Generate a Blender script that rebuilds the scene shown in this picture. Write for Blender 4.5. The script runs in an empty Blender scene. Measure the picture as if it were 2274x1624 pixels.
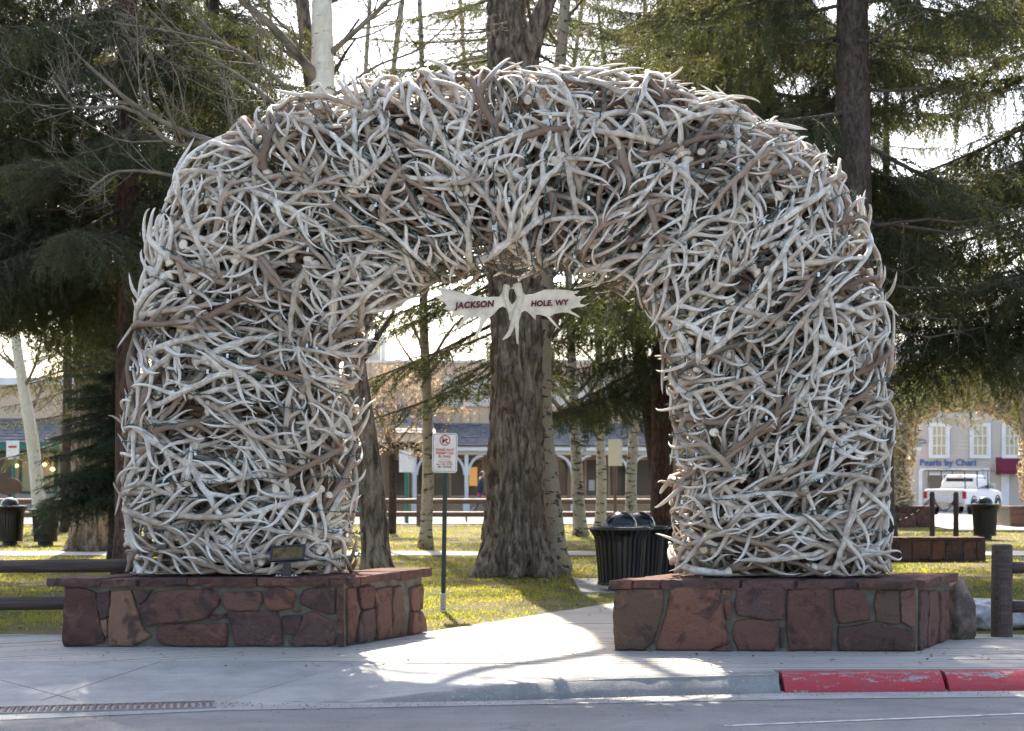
import bpy, bmesh, math, random
import numpy as np
from mathutils import Vector, Matrix, noise as mnoise

random.seed(7)
rng = np.random.default_rng(11)
sc = bpy.context.scene
COL = sc.collection
PI = math.pi

# ------------------------------------------------------------------ camera
F, CX, HY, EYE = 3520.0, 1137.0, 1055.0, 1.57      # focal in px of a 2274 px wide frame, centre, horizon, eye height
cam_d = bpy.data.cameras.new('camera')
cam = bpy.data.objects.new('camera', cam_d); COL.objects.link(cam)
cam.location = (0, 0, EYE); cam.rotation_euler = (PI / 2, 0, 0)
cam_d.sensor_width = 36.0; cam_d.lens = 36.0 * F / 2274.0
cam_d.shift_y = (HY - 812.0) / 2274.0
cam_d.clip_end = 3000; cam_d.clip_start = 0.1
cam_d.dof.use_dof = True; cam_d.dof.focus_distance = 14.7; cam_d.dof.aperture_fstop = 3.2
sc.camera = cam

# ------------------------------------------------------------------ light
SUN_EL, SUN_AZ = math.radians(47), math.radians(-7)     # azimuth measured from +Y towards +X
sunv = Vector((math.sin(SUN_AZ) * math.cos(SUN_EL), math.cos(SUN_AZ) * math.cos(SUN_EL), math.sin(SUN_EL)))
w = bpy.data.worlds.new('World'); sc.world = w; w.use_nodes = True
nt = w.node_tree; nt.nodes.clear()
sky = nt.nodes.new('ShaderNodeTexSky'); sky.sky_type = 'NISHITA'; sky.sun_disc = False
sky.sun_elevation = SUN_EL; sky.sun_rotation = SUN_AZ; sky.air_density = 1.0; sky.dust_density = 3.0; sky.ozone_density = 0.4
bg = nt.nodes.new('ShaderNodeBackground'); bg.inputs[1].default_value = 0.15
out = nt.nodes.new('ShaderNodeOutputWorld')
nt.links.new(sky.outputs[0], bg.inputs[0]); nt.links.new(bg.outputs[0], out.inputs[0])
ld = bpy.data.lights.new('sun', 'SUN'); ld.energy = 5.0; ld.angle = math.radians(0.53); ld.color = (1.0, 0.91, 0.77)
sun = bpy.data.objects.new('sun', ld); COL.objects.link(sun)
sun.rotation_euler = (-sunv).to_track_quat('-Z', 'Y').to_euler(); sun.location = (0, 30, 40)
sc.view_settings.view_transform = 'Standard'; sc.view_settings.look = 'None'
sc.view_settings.exposure = 1.74; sc.view_settings.gamma = 1.0
sc.render.engine = 'CYCLES'
sc.cycles.max_bounces = 5; sc.cycles.diffuse_bounces = 2; sc.cycles.glossy_bounces = 2; sc.cycles.transmission_bounces = 3; sc.cycles.transparent_max_bounces = 4
sc.cycles.use_denoising = True; sc.cycles.use_adaptive_sampling = True; sc.cycles.adaptive_threshold = 0.025; sc.cycles.adaptive_min_samples = 20
sc.cycles.sample_clamp_indirect = 6.0

# ------------------------------------------------------------------ helpers
def PX(x, y, Y):
    return Vector(((x - CX) * Y / F, Y, EYE - (y - HY) * Y / F))
def GY(y, z=0.0):
    return F * (EYE - z) / (y - HY)
def G(x, y, z=0.0):
    Y = GY(y, z); return Vector(((x - CX) * Y / F, Y, z))

class MB:
    def __init__(s): s.V = []; s.Q = []; s.T = []; s.n = 0; s.A = {}; s.MQ = []; s.MT = []
    def add(s, V, Q=None, T=None, m=0, **attrs):
        V = np.asarray(V, float).reshape(-1, 3)
        if Q is not None and len(Q): Q = np.asarray(Q, int).reshape(-1, 4) + s.n; s.Q.append(Q); s.MQ.append(np.full(len(Q), m))
        if T is not None and len(T): T = np.asarray(T, int).reshape(-1, 3) + s.n; s.T.append(T); s.MT.append(np.full(len(T), m))
        s.V.append(V)
        for k, v in attrs.items(): s.A.setdefault(k, []).append(np.broadcast_to(np.asarray(v, float), (len(V),)))
        s.n += len(V)
    def box(s, lo, hi, m=0, M=None):
        x0, y0, z0 = lo; x1, y1, z1 = hi
        V = np.array([[x0,y0,z0],[x1,y0,z0],[x1,y1,z0],[x0,y1,z0],[x0,y0,z1],[x1,y0,z1],[x1,y1,z1],[x0,y1,z1]], float)
        if M is not None: V = V @ np.array(M.to_3x3()).T + np.array(M.translation)
        s.add(V, Q=[[0,3,2,1],[4,5,6,7],[0,1,5,4],[1,2,6,5],[2,3,7,6],[3,0,4,7]], m=m)
    def tube(s, P, R, sides=6, cap=True, m=0, **at):
        V, Q, T = tube(P, R, sides, cap); s.add(V, Q, T, m=m, **at)
    def lathe(s, prof, c, n=20, m=0):
        prof = np.asarray(prof, float); k = len(prof); a = np.linspace(0, 2*PI, n, endpoint=False)
        V = np.stack([c[0]+prof[:,None,0]*np.cos(a), c[1]+prof[:,None,0]*np.sin(a), c[2]+prof[:,None,1]+0*a], -1).reshape(-1,3)
        i, j = np.meshgrid(np.arange(k-1), np.arange(n), indexing='ij'); j2 = (j+1) % n
        s.add(V, Q=np.stack([i*n+j, i*n+j2, (i+1)*n+j2, (i+1)*n+j], -1).reshape(-1,4), m=m)
    def prism(s, poly, z0, z1, m=0):
        poly = np.asarray(poly, float); n = len(poly)
        z0 = np.broadcast_to(np.asarray(z0, float), (n,)); z1 = np.broadcast_to(np.asarray(z1, float), (n,))
        V = np.concatenate([np.c_[poly, z0], np.c_[poly, z1]])
        Q = [[i, (i+1) % n, n+(i+1) % n, n+i] for i in range(n)]
        T = [[n, n+i, n+i+1] for i in range(1, n-1)] + [[0, i+1, i] for i in range(1, n-1)]
        s.add(V, Q, T, m=m)
    def build(s, name, mat=None, parent=None, smooth=False, mats=None):
        me = bpy.data.meshes.new(name)
        V = np.concatenate(s.V) if s.V else np.zeros((0,3))
        Q = np.concatenate(s.Q) if s.Q else np.zeros((0,4), int); T = np.concatenate(s.T) if s.T else np.zeros((0,3), int)
        me.vertices.add(len(V)); me.vertices.foreach_set('co', V.astype(np.float32).ravel())
        nl = Q.size + T.size; me.loops.add(nl); me.loops.foreach_set('vertex_index', np.concatenate([Q.ravel(), T.ravel()]).astype(np.int32))
        me.polygons.add(len(Q)+len(T))
        ls = np.concatenate([np.arange(len(Q))*4, Q.size+np.arange(len(T))*3]).astype(np.int32)
        me.polygons.foreach_set('loop_start', ls)
        mi = np.concatenate(([np.concatenate(s.MQ)] if s.MQ else []) + ([np.concatenate(s.MT)] if s.MT else []) or [np.zeros(0)]).astype(np.int32)
        me.polygons.foreach_set('material_index', mi)
        me.polygons.foreach_set('use_smooth', np.full(len(mi), bool(smooth)))
        for k, v in s.A.items():
            a = me.attributes.new(k, 'FLOAT', 'POINT'); a.data.foreach_set('value', np.concatenate(v).astype(np.float32))
        for mm in (mats or ([mat] if mat else [])): me.materials.append(mm)
        me.update(calc_edges=True)
        return link(name, me, parent)

def link(name, me, parent=None):
    o = bpy.data.objects.new(name, me); COL.objects.link(o)
    if parent is not None: o.parent = parent
    return o

def tube(P, R, sides=6, cap=True):
    P = np.asarray(P, float); n = len(P); R = np.broadcast_to(np.asarray(R, float), (n,))
    t = np.gradient(P, axis=0); t /= np.linalg.norm(t, axis=1)[:, None] + 1e-12
    u = np.cross(t[0], [0,0,1.0]);
    if np.linalg.norm(u) < 1e-3: u = np.cross(t[0], [1.0,0,0])
    U = np.zeros_like(P)
    for i in range(n):
        u = u - t[i]*np.dot(u, t[i]); u /= np.linalg.norm(u) + 1e-12; U[i] = u
    W = np.cross(t, U); a = np.linspace(0, 2*PI, sides, endpoint=False)
    V = P[:,None,:] + R[:,None,None]*(np.cos(a)[None,:,None]*U[:,None,:] + np.sin(a)[None,:,None]*W[:,None,:])
    i, j = np.meshgrid(np.arange(n-1), np.arange(sides), indexing='ij'); j2 = (j+1) % sides
    Q = np.stack([i*sides+j, i*sides+j2, (i+1)*sides+j2, (i+1)*sides+j], -1).reshape(-1,4)
    V = V.reshape(-1,3); T = []
    if cap:
        V = np.concatenate([V, P[:1], P[-1:]]); a0, b0 = len(V)-2, len(V)-1; o = (n-1)*sides
        T = [[a0, (k+1) % sides, k] for k in range(sides)] + [[b0, o+k, o+(k+1) % sides] for k in range(sides)]
    return V, Q, T

def tag(o, label=None, cat=None, group=None, kind=None):
    if label: o['label'] = label
    if cat: o['category'] = cat
    if group: o['group'] = group
    if kind: o['kind'] = kind
    return o
def thing(name, loc, label, cat, group=None, rz=0.0):
    o = bpy.data.objects.new(name, None); COL.objects.link(o); o.location = loc; o.rotation_euler = (0,0,rz)
    o.empty_display_size = 0.2
    return tag(o, label, cat, group)
def copy_tree(o, parent=None):
    c = o.copy(); COL.objects.link(c)
    if parent is not None: c.parent = parent
    for ch in o.children: copy_tree(ch, c)
    return c
def spl(P, n):
    """Catmull-Rom resample of a polyline"""
    P = np.asarray(P, float)
    if len(P) == 2: return P[0] + (P[1]-P[0])*np.linspace(0,1,n)[:,None]
    Q = np.concatenate([[2*P[0]-P[1]], P, [2*P[-1]-P[-2]]]); m = len(P)-1
    s = np.linspace(0, m, n); i = np.minimum(s.astype(int), m-1); f = (s-i)[:,None]
    a, b, c, d = Q[i], Q[i+1], Q[i+2], Q[i+3]
    return 0.5*((2*b)+(c-a)*f+(2*a-5*b+4*c-d)*f**2+(3*b-a-3*c+d)*f**3)
def clip_poly(poly, n, d):
    """keep n.p <= d"""
    o = []
    for i in range(len(poly)):
        a, b = poly[i], poly[(i+1) % len(poly)]; da, db = a[0]*n[0]+a[1]*n[1]-d, b[0]*n[0]+b[1]*n[1]-d
        if da <= 0: o.append(a)
        if (da < 0 < db) or (db < 0 < da):
            f = da/(da-db); o.append((a[0]+(b[0]-a[0])*f, a[1]+(b[1]-a[1])*f))
    return o
def area(p): return 0.5*sum(p[i][0]*p[(i+1) % len(p)][1]-p[(i+1) % len(p)][0]*p[i][1] for i in range(len(p)))
def inset_convex(poly, g):
    if area(poly) < 0: poly = poly[::-1]
    res = list(poly)
    for i in range(len(poly)):
        a, b = poly[i], poly[(i+1) % len(poly)]; ex, ey = b[0]-a[0], b[1]-a[1]; L = math.hypot(ex, ey)
        if L < 1e-6: continue
        n = (ey/L, -ex/L); res = clip_poly(res, n, n[0]*a[0]+n[1]*a[1]-g)
        if len(res) < 3: return []
    return res

# ------------------------------------------------------------------ materials
class NT:
    def __init__(s, name):
        s.m = bpy.data.materials.new(name); s.m.use_nodes = True; s.t = s.m.node_tree; s.N = s.t.nodes; s.L = s.t.links
        s.b = s.N['Principled BSDF']; s.out = s.N['Material Output']
    def node(s, ty, **kw):
        n = s.N.new(ty)
        for k, v in kw.items():
            if k.startswith('i_'):
                key = k[2:]; n.inputs[int(key) if key.isdigit() else key].default_value = v
            else: setattr(n, k, v)
        return n
    def ln(s, a, b): s.L.new(a, b)
    def coord(s, what='Object', scale=(1,1,1)):
        c = s.node('ShaderNodeTexCoord'); mp = s.node('ShaderNodeMapping'); mp.inputs['Scale'].default_value = scale
        s.ln(c.outputs[what], mp.inputs[0]); return mp.outputs[0]
    def world(s, scale=(1,1,1)):
        c = s.node('ShaderNodeNewGeometry'); mp = s.node('ShaderNodeMapping'); mp.inputs['Scale'].default_value = scale
        s.ln(c.outputs['Position'], mp.inputs[0]); return mp.outputs[0]
    def noise(s, vec, scale, detail=4, rough=0.6, dist=0.0):
        n = s.node('ShaderNodeTexNoise'); n.inputs['Scale'].default_value = scale; n.inputs['Detail'].default_value = detail
        n.inputs['Roughness'].default_value = rough; n.inputs['Distortion'].default_value = dist; s.ln(vec, n.inputs['Vector']); return n.outputs['Fac']
    def ramp(s, fac, stops, interp='LINEAR'):
        r = s.node('ShaderNodeValToRGB'); r.color_ramp.interpolation = interp; e = r.color_ramp.elements
        while len(e) > 1: e.remove(e[-1])
        for i, (p, c) in enumerate(stops):
            if i == 0: e[0].position = p; e[0].color = (*c, 1)
            else: x = e.new(p); x.color = (*c, 1)
        s.ln(fac, r.inputs[0]); return r.outputs[0]
    def mix(s, f, a, b, mode='MIX'):
        n = s.node('ShaderNodeMix', data_type='RGBA', blend_type=mode)
        for sock, v in ((n.inputs[0], f), (n.inputs[6], a), (n.inputs[7], b)):
            if isinstance(v, (int, float)): sock.default_value = v
            elif isinstance(v, tuple): sock.default_value = (*v, 1) if len(v) == 3 else v
            else: s.ln(v, sock)
        return n.outputs[2]
    def math(s, op, a, b=0.0, clamp=False):
        n = s.node('ShaderNodeMath', operation=op); n.use_clamp = clamp
        for i, v in enumerate((a, b)):
            if isinstance(v, (int, float)): n.inputs[i].default_value = v
            else: s.ln(v, n.inputs[i])
        return n.outputs[0]
    def attr(s, name):
        n = s.node('ShaderNodeAttribute'); n.attribute_name = name; return n.outputs['Fac']
    def orand(s): return s.node('ShaderNodeObjectInfo').outputs['Random']
    def bump(s, h, strength=0.3, dist=0.02):
        b = s.node('ShaderNodeBump'); b.inputs['Strength'].default_value = strength; b.inputs['Distance'].default_value = dist
        s.ln(h, b.inputs['Height']); s.ln(b.outputs[0], s.b.inputs['Normal'])
    def base(s, c):
        if isinstance(c, tuple): s.b.inputs['Base Color'].default_value = (*c, 1)
        else: s.ln(c, s.b.inputs['Base Color'])
        return s
    def set(s, **kw):
        for k, v in kw.items(): s.b.inputs[{'rough':'Roughness','metal':'Metallic','spec':'Specular IOR Level','trans':'Transmission Weight','coat':'Coat Weight'}[k]].default_value = v
        return s

def plain(name, c, rough=0.6, metal=0.0, var=0.12, scale=6.0, bump=0.0, spec=0.4):
    t = NT(name); v = t.world(); n = t.noise(v, scale, 5)
    d = tuple(x*(1-var*2) for x in c); l = tuple(min(1, x*(1+var)) for x in c)
    t.base(t.ramp(n, [(0.3, d), (0.7, l)])).set(rough=rough, metal=metal, spec=spec)
    if bump: t.bump(t.noise(v, scale*6, 4), bump, 0.01)
    return t.m

def antler_mat(name, single):
    t = NT(name)
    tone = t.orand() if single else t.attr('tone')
    v = t.coord('Object') if single else t.world()
    n = t.noise(v, 9.0, 5, 0.65)
    cb = t.node('ShaderNodeCombineXYZ'); t.ln(t.math('MULTIPLY', t.attr('ga'), 1.6), cb.inputs[0]); t.ln(t.math('ADD', t.math('MULTIPLY', t.attr('gb'), 1.6), t.math('MULTIPLY', tone, 80.0)), cb.inputs[1]); t.ln(t.math('MULTIPLY', t.attr('gs'), 2.2), cb.inputs[2])
    n2 = t.noise(cb.outputs[0], 3.2, 5, 0.65)
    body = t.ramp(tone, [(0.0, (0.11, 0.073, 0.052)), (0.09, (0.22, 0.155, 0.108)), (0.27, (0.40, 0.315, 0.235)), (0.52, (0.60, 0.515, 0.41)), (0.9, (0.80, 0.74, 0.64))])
    stain = t.mix(t.ramp(n, [(0.42, (0,0,0)), (0.62, (1,1,1))]), body, (0.19, 0.13, 0.09))
    body2 = t.mix(0.62, body, stain)
    tip = t.attr('tip')
    pale = t.mix(t.ramp(tip, [(0.35, (0,0,0)), (0.95, (1,1,1))]), body2, (0.88, 0.82, 0.72))
    c1 = t.mix(0.72, body2, pale)
    cut = t.mix(t.ramp(tip, [(0.0, (1,1,1)), (0.01, (0,0,0))]), c1, (0.72, 0.62, 0.48))
    fine = t.mix(t.ramp(n2, [(0.45, (0,0,0)), (0.72, (0.75,)*3)]), cut, (0.21, 0.14, 0.095))
    t.base(fine).set(rough=0.62, spec=0.3)
    t.bump(n2, 0.5, 0.008)
    return t.m
M_ANT1 = antler_mat('antler_bone', True); M_ANT2 = antler_mat('antler_bone_mass', False)

def stone_mat():
    t = NT('red_sandstone'); r = t.orand(); v0 = t.coord('Object')
    off = t.node('ShaderNodeVectorMath', operation='ADD'); t.ln(v0, off.inputs[0])
    cmb = t.node('ShaderNodeCombineXYZ'); t.ln(t.math('MULTIPLY', r, 37.0), cmb.inputs[0]); t.ln(t.math('MULTIPLY', r, 91.0), cmb.inputs[2]); t.ln(cmb.outputs[0], off.inputs[1])
    v = off.outputs[0]
    base = t.node('ShaderNodeObjectInfo').outputs['Color']
    big = t.noise(v, 4.5, 5, 0.62, 0.6)
    c = t.mix(t.ramp(big, [(0.52, (0,0,0)), (0.62, (1,1,1))]), base, (0.048, 0.036, 0.038))
    c = t.mix(0.75, base, c)
    o = t.noise(v, 7.0, 4, 0.6, 1.0)
    c = t.mix(t.ramp(o, [(0.56, (0,0,0)), (0.72, (0.65,)*3)]), c, (0.30, 0.155, 0.09))
    f = t.noise(v, 70, 4, 0.7)
    c = t.mix(t.math('MULTIPLY', f, 0.45), c, (0.10, 0.05, 0.04))
    t.base(c).set(rough=0.85, spec=0.25)
    h = t.math('ADD', t.noise(v, 18, 6, 0.7), t.math('MULTIPLY', f, 0.3)); t.bump(h, 1.0, 0.05)
    return t.m
M_STONE = stone_mat()
PAL = dict(m=(0.115,0.056,0.046), b=(0.045,0.038,0.040), r=(0.20,0.092,0.066), t=(0.40,0.225,0.135), p=(0.13,0.088,0.080), u=(0.29,0.125,0.075), o=(0.175,0.125,0.078), l=(0.26,0.135,0.10), d=(0.085,0.055,0.048))
def tint(o, k=None):
    c = PAL[k or random.choice('mrrpuoldrl')]; c = tuple(x*0.62+y*0.38 for x, y in zip(c, (0.185,0.092,0.068))); j = random.uniform(0.88, 1.14); o.color = (c[0]*j, c[1]*j, c[2]*j, 1); return o
M_MORTAR = plain('mortar', (0.15, 0.132, 0.10), 0.95, var=0.22, scale=9, bump=0.6)

def plank_mat():
    t = NT('weathered_plank'); r = t.orand(); v = t.coord('Object', (1.2, 26, 26))
    n = t.noise(v, 3.0, 5, 0.65); w_ = t.world(); n3 = t.noise(w_, 0.9, 4)
    c = t.ramp(n, [(0.25, (0.24, 0.215, 0.185)), (0.6, (0.36, 0.335, 0.30)), (0.9, (0.44, 0.42, 0.385))])
    c = t.mix(t.math('MULTIPLY', r, 0.45), c, (0.27, 0.245, 0.21)); c = t.mix(t.math('MULTIPLY', n3, 0.35), c, (0.42, 0.40, 0.37))
    t.base(c).set(rough=0.85, spec=0.25); t.bump(n, 0.35, 0.006); return t.m
M_PLANK = plank_mat()
def concrete_mat(name, c, scale=3.0, crack=0.0, speck=0.6):
    t = NT(name); v = t.world(); n = t.noise(v, scale, 8, 0.65); f = t.noise(v, 90, 4, 0.7); s2 = t.noise(t.world((0.35, 2.2, 1)), 1.7, 6, 0.65); big = t.noise(v, 0.7, 5, 0.6, 0.8); agg = t.noise(v, 38, 3, 0.75)
    k = lambda x: tuple(min(1, q*x) for q in c)
    col = t.ramp(n, [(0.28, k(0.72)), (0.52, k(1.0)), (0.8, k(1.15))])
    col = t.mix(t.ramp(s2, [(0.40, (0,0,0)), (0.70, (0.6,)*3)]), col, k(0.66))
    col = t.mix(t.ramp(big, [(0.50, (0,0,0)), (0.62, (0.45,)*3)]), col, k(0.62))
    col = t.mix(t.ramp(agg, [(0.55, (0,0,0)), (0.72, (speck,)*3)]), col, k(1.35))
    col = t.mix(t.ramp(f, [(0.58, (0,0,0)), (0.72, (speck,)*3)]), col, k(0.45))
    if crack:
        vo = t.node('ShaderNodeTexVoronoi', feature='DISTANCE_TO_EDGE'); vo.inputs['Scale'].default_value = crack; wv = t.node('ShaderNodeVectorMath', operation='ADD'); nn = t.node('ShaderNodeTexNoise'); nn.inputs['Scale'].default_value = 2.5; nn.inputs['Detail'].default_value = 6
        t.ln(v, nn.inputs['Vector']); sc2 = t.node('ShaderNodeVectorMath', operation='SCALE'); sc2.inputs['Scale'].default_value = 0.5; t.ln(nn.outputs['Color'], sc2.inputs[0]); t.ln(v, wv.inputs[0]); t.ln(sc2.outputs[0], wv.inputs[1]); t.ln(wv.outputs[0], vo.inputs['Vector'])
        line = t.ramp(vo.outputs['Distance'], [(0.0, (1,1,1)), (0.006, (0.7,)*3), (0.012, (0,0,0))]); msk = t.ramp(t.noise(v, 0.9, 3), [(0.55, (0,0,0)), (0.63, (0.7,)*3)])
        col = t.mix(t.mix(1.0, line, msk, 'MULTIPLY'), col, k(0.28))
    t.base(col).set(rough=0.9, spec=0.25); t.bump(t.math('ADD', f, agg), 0.5, 0.006); return t.m
M_CONC = concrete_mat('concrete', (0.315, 0.305, 0.29), 3.0, 0.0, 0.5)
M_ROAD = concrete_mat('worn_asphalt', (0.185, 0.182, 0.178), 2.0, 0.55, 0.75)
M_KERB = concrete_mat('kerb_concrete', (0.22, 0.213, 0.20), 6.0, 0.0, 1.0)
M_STREET = concrete_mat('far_asphalt', (0.16, 0.16, 0.17), 0.6)
M_PAVE = concrete_mat('pale_pavement', (0.42, 0.40, 0.37), 1.2)
def redkerb():
    t = NT('red_kerb_paint'); v = t.world((0.8, 3, 3)); n = t.noise(v, 5.0, 8, 0.7); n2 = t.noise(t.world(), 40, 4, 0.7)
    k = t.ramp(t.math('ADD', t.math('ADD', n, t.math('MULTIPLY', t.attr('wear'), 0.13)), t.math('MULTIPLY', t.math('SUBTRACT', n2, 0.5), 0.5)), [(0.64, (0,0,0)), (0.69, (1,1,1))])
    dirt = t.ramp(t.noise(t.world((1.2, 1, 6)), 6.0, 6, 0.7), [(0.4, (0,0,0)), (0.75, (0.8,)*3)])
    t.base(t.mix(dirt, t.mix(k, (0.36, 0.030, 0.042), (0.27, 0.25, 0.235)), (0.20, 0.075, 0.075))).set(rough=0.75, spec=0.3); t.bump(n2, 0.5, 0.006); return t.m
M_REDK = redkerb()
def lawn_mat():
    t = NT('lawn'); v = t.world(); a = t.noise(v, 0.55, 5, 0.6); b = t.noise(v, 3.0, 6, 0.7); f = t.noise(t.world((1, 0.5, 1)), 45, 4, 0.7)
    c = t.ramp(b, [(0.3, (0.075, 0.082, 0.020)), (0.55, (0.13, 0.125, 0.036)), (0.75, (0.20, 0.165, 0.062))])
    c = t.mix(t.ramp(a, [(0.47, (0,0,0)), (0.60, (1,1,1))]), c, (0.20, 0.148, 0.095))
    c = t.mix(t.math('MULTIPLY', f, 0.5), c, (0.05, 0.05, 0.017))
    t.base(c).set(rough=0.95, spec=0.15); t.bump(t.math('ADD', b, f), 0.8, 0.05); return t.m
M_LAWN = lawn_mat()
def translucent_mat(name, stops, trans, tfac, rough=0.6, scale=3.0):
    t = NT(name); v = t.world(); n = t.noise(v, scale, 3); r = t.orand()
    c = t.ramp(t.math('ADD', t.math('MULTIPLY', n, 0.75), t.math('MULTIPLY', r, 0.25)), stops)
    t.base(c).set(rough=rough, spec=0.3)
    tr = t.node('ShaderNodeBsdfTranslucent'); tr.inputs[0].default_value = (*trans, 1)
    mx = t.node('ShaderNodeMixShader'); mx.inputs[0].default_value = tfac
    t.ln(t.b.outputs[0], mx.inputs[1]); t.ln(tr.outputs[0], mx.inputs[2]); t.ln(mx.outputs[0], t.out.inputs[0]); return t.m
M_NEEDLE = translucent_mat('spruce_needles', [(0.25, (0.024, 0.036, 0.023)), (0.5, (0.037, 0.051, 0.026)), (0.75, (0.064, 0.070, 0.027))], (0.185, 0.185, 0.05), 0.28)
M_NEEDLE2 = translucent_mat('fir_needles', [(0.25, (0.026, 0.048, 0.036)), (0.6, (0.040, 0.065, 0.044))], (0.09, 0.12, 0.045), 0.25)
M_BLADE = translucent_mat('grass_blades', [(0.2, (0.12, 0.135, 0.024)), (0.5, (0.17, 0.165, 0.034)), (0.8, (0.27, 0.22, 0.08))], (0.46, 0.43, 0.055), 0.46, scale=1.2)
def bark_mat(name, dark, light, zs=0.12, scale=14.0, bump=0.8, moss=None):
    t = NT(name); v = t.world((1, 1, zs)); n = t.noise(v, scale, 7, 0.7, 0.4); b = t.noise(t.world(), 1.6, 4)
    c = t.ramp(n, [(0.40, dark), (0.62, light)])
    if moss: c = t.mix(t.ramp(b, [(0.5, (0,0,0)), (0.7, (0.7,)*3)]), c, moss)
    t.base(c).set(rough=0.92, spec=0.15); t.bump(n, bump, 0.04); return t.m
M_BARK_C = bark_mat('cottonwood_bark', (0.066, 0.047, 0.034), (0.35, 0.265, 0.19), 0.25, 12, 1.0, (0.13, 0.095, 0.05))
M_BARK_S = bark_mat('spruce_bark', (0.050, 0.036, 0.030), (0.135, 0.10, 0.08), 0.45, 20, 1.0)
M_BARK_R = bark_mat('red_spruce_bark', (0.060, 0.034, 0.026), (0.16, 0.095, 0.068), 0.3, 16, 0.8)
M_TWIG = plain('pale_twig_bark', (0.20, 0.165, 0.115), 0.8, var=0.3, scale=5)
M_TWIGD = plain('dark_twig_bark', (0.10, 0.075, 0.055), 0.85, var=0.3, scale=5)
def aspen_mat(name, light=(0.50, 0.46, 0.37), marks=0.60, zsc=2.6):
    t = NT(name); v = t.world((1.0, 1.0, zsc)); n = t.noise(v, 4.2, 5, 0.62, 0.5); f = t.noise(t.world((2, 2, 1)), 9, 4); g = t.noise(t.world(), 0.8, 3)
    c = t.ramp(f, [(0.3, tuple(x*0.72 for x in light)), (0.7, light)])
    c = t.mix(t.math('MULTIPLY', g, 0.35), c, (0.38, 0.30, 0.17))
    c = t.mix(t.ramp(n, [(marks, (0,0,0)), (marks+0.05, (1,1,1))]), c, (0.055, 0.045, 0.038))
    t.base(c).set(rough=0.75, spec=0.25); t.bump(n, 0.4, 0.02); return t.m
M_ASPEN = aspen_mat('aspen_bark', (0.47, 0.415, 0.31), 0.55, 3.0); M_ASPEN2 = aspen_mat('old_aspen_bark', (0.40, 0.34, 0.25), 0.54, 2.2); M_ASPENW = aspen_mat('white_aspen_bark', (0.80, 0.74, 0.60), 0.63, 3.6)
def logm(name, dark, light):
    t = NT(name); v = t.coord('Object', (0.5, 9, 9)); n = t.noise(v, 4, 6, 0.65); c = t.ramp(n, [(0.3, dark), (0.7, light)])
    t.base(c).set(rough=0.7, spec=0.35); t.bump(n, 0.5, 0.01); return t.m
M_LOG = logm('stained_log', (0.032, 0.021, 0.018), (0.098, 0.068, 0.056)); M_RAIL = logm('brown_rail', (0.10, 0.06, 0.04), (0.22, 0.15, 0.11))
def gloss(name, c, rough=0.3, metal=0.0, spec=0.5): return plain(name, c, rough, metal, var=0.08, scale=12, spec=spec)
M_BLACK = gloss('black_powder_coat', (0.013, 0.013, 0.015), 0.32); M_LINER = gloss('black_liner', (0.012, 0.011, 0.012), 0.5); M_DOME = gloss('black_dome', (0.015, 0.015, 0.017), 0.16)
M_WIRE = gloss('green_light_cable', (0.008, 0.045, 0.036), 0.5); M_TAG = gloss('white_tag', (0.75, 0.75, 0.75), 0.6); M_CLEAR = gloss('lamp_bulb', (0.10, 0.14, 0.12), 0.1)
M_SIGN = gloss('sign_white', (0.78, 0.77, 0.74), 0.45); M_INKR = gloss('sign_red', (0.52, 0.045, 0.03), 0.5); M_INKB = gloss('sign_black', (0.02, 0.02, 0.022), 0.5)
M_GPOST = gloss('green_steel_post', (0.012, 0.035, 0.024), 0.45); M_GALV = gloss('galvanised_steel', (0.45, 0.45, 0.45), 0.4, 0.6)
M_PALM = plain('moose_antler', (0.74, 0.64, 0.49), 0.6, var=0.16, scale=7, bump=0.4); M_DRED = gloss('dark_red_lettering', (0.10, 0.008, 0.008), 0.7)
M_BRONZE = plain('bronze_plaque', (0.13, 0.085, 0.022), 0.5, 0.3, var=0.3, scale=18)
M_DSTEEL = plain('rusty_grate', (0.13, 0.10, 0.095), 0.7, 0.3, var=0.3, scale=20)
M_DARK = gloss('dark_void', (0.03, 0.027, 0.025), 0.9)
M_WPAINT = plain('white_paint', (0.74, 0.74, 0.72), 0.55, var=0.06, scale=2); M_CREAM = plain('cream_paint', (0.62, 0.57, 0.44), 0.6, var=0.06, scale=1.0)
M_TAN = plain('tan_siding', (0.55, 0.385, 0.245), 0.75, var=0.08, scale=1.5); M_TAN2 = plain('beige_siding', (0.68, 0.50, 0.345), 0.75, var=0.06, scale=1.5); M_SIGNB = plain('pale_green_signboard', (0.66, 0.62, 0.50), 0.6, var=0.04, scale=1)
M_SHING = plain('blue_grey_shingle', (0.225, 0.21, 0.205), 0.8, var=0.22, scale=5, bump=0.3); M_GREEN = plain('green_paint', (0.02, 0.16, 0.11), 0.5, var=0.1)
M_GREY = plain('grey_clapboard', (0.53, 0.475, 0.40), 0.7, var=0.05, scale=1); M_BURG = plain('burgundy_canvas', (0.16, 0.018, 0.035), 0.8, var=0.1)
M_BLUE = gloss('blue_lettering', (0.05, 0.12, 0.36), 0.5); M_BROWN = plain('brown_paint', (0.14, 0.075, 0.045), 0.6, var=0.15)
def glass_mat(name, c, rough=0.08):
    t = NT(name); t.base(c).set(rough=rough, spec=0.6); return t.m
M_GLASS = glass_mat('dark_window_glass', (0.14, 0.11, 0.085)); M_GLASSW = glass_mat('curtained_window_glass', (0.50, 0.42, 0.24), 0.15)
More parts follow.
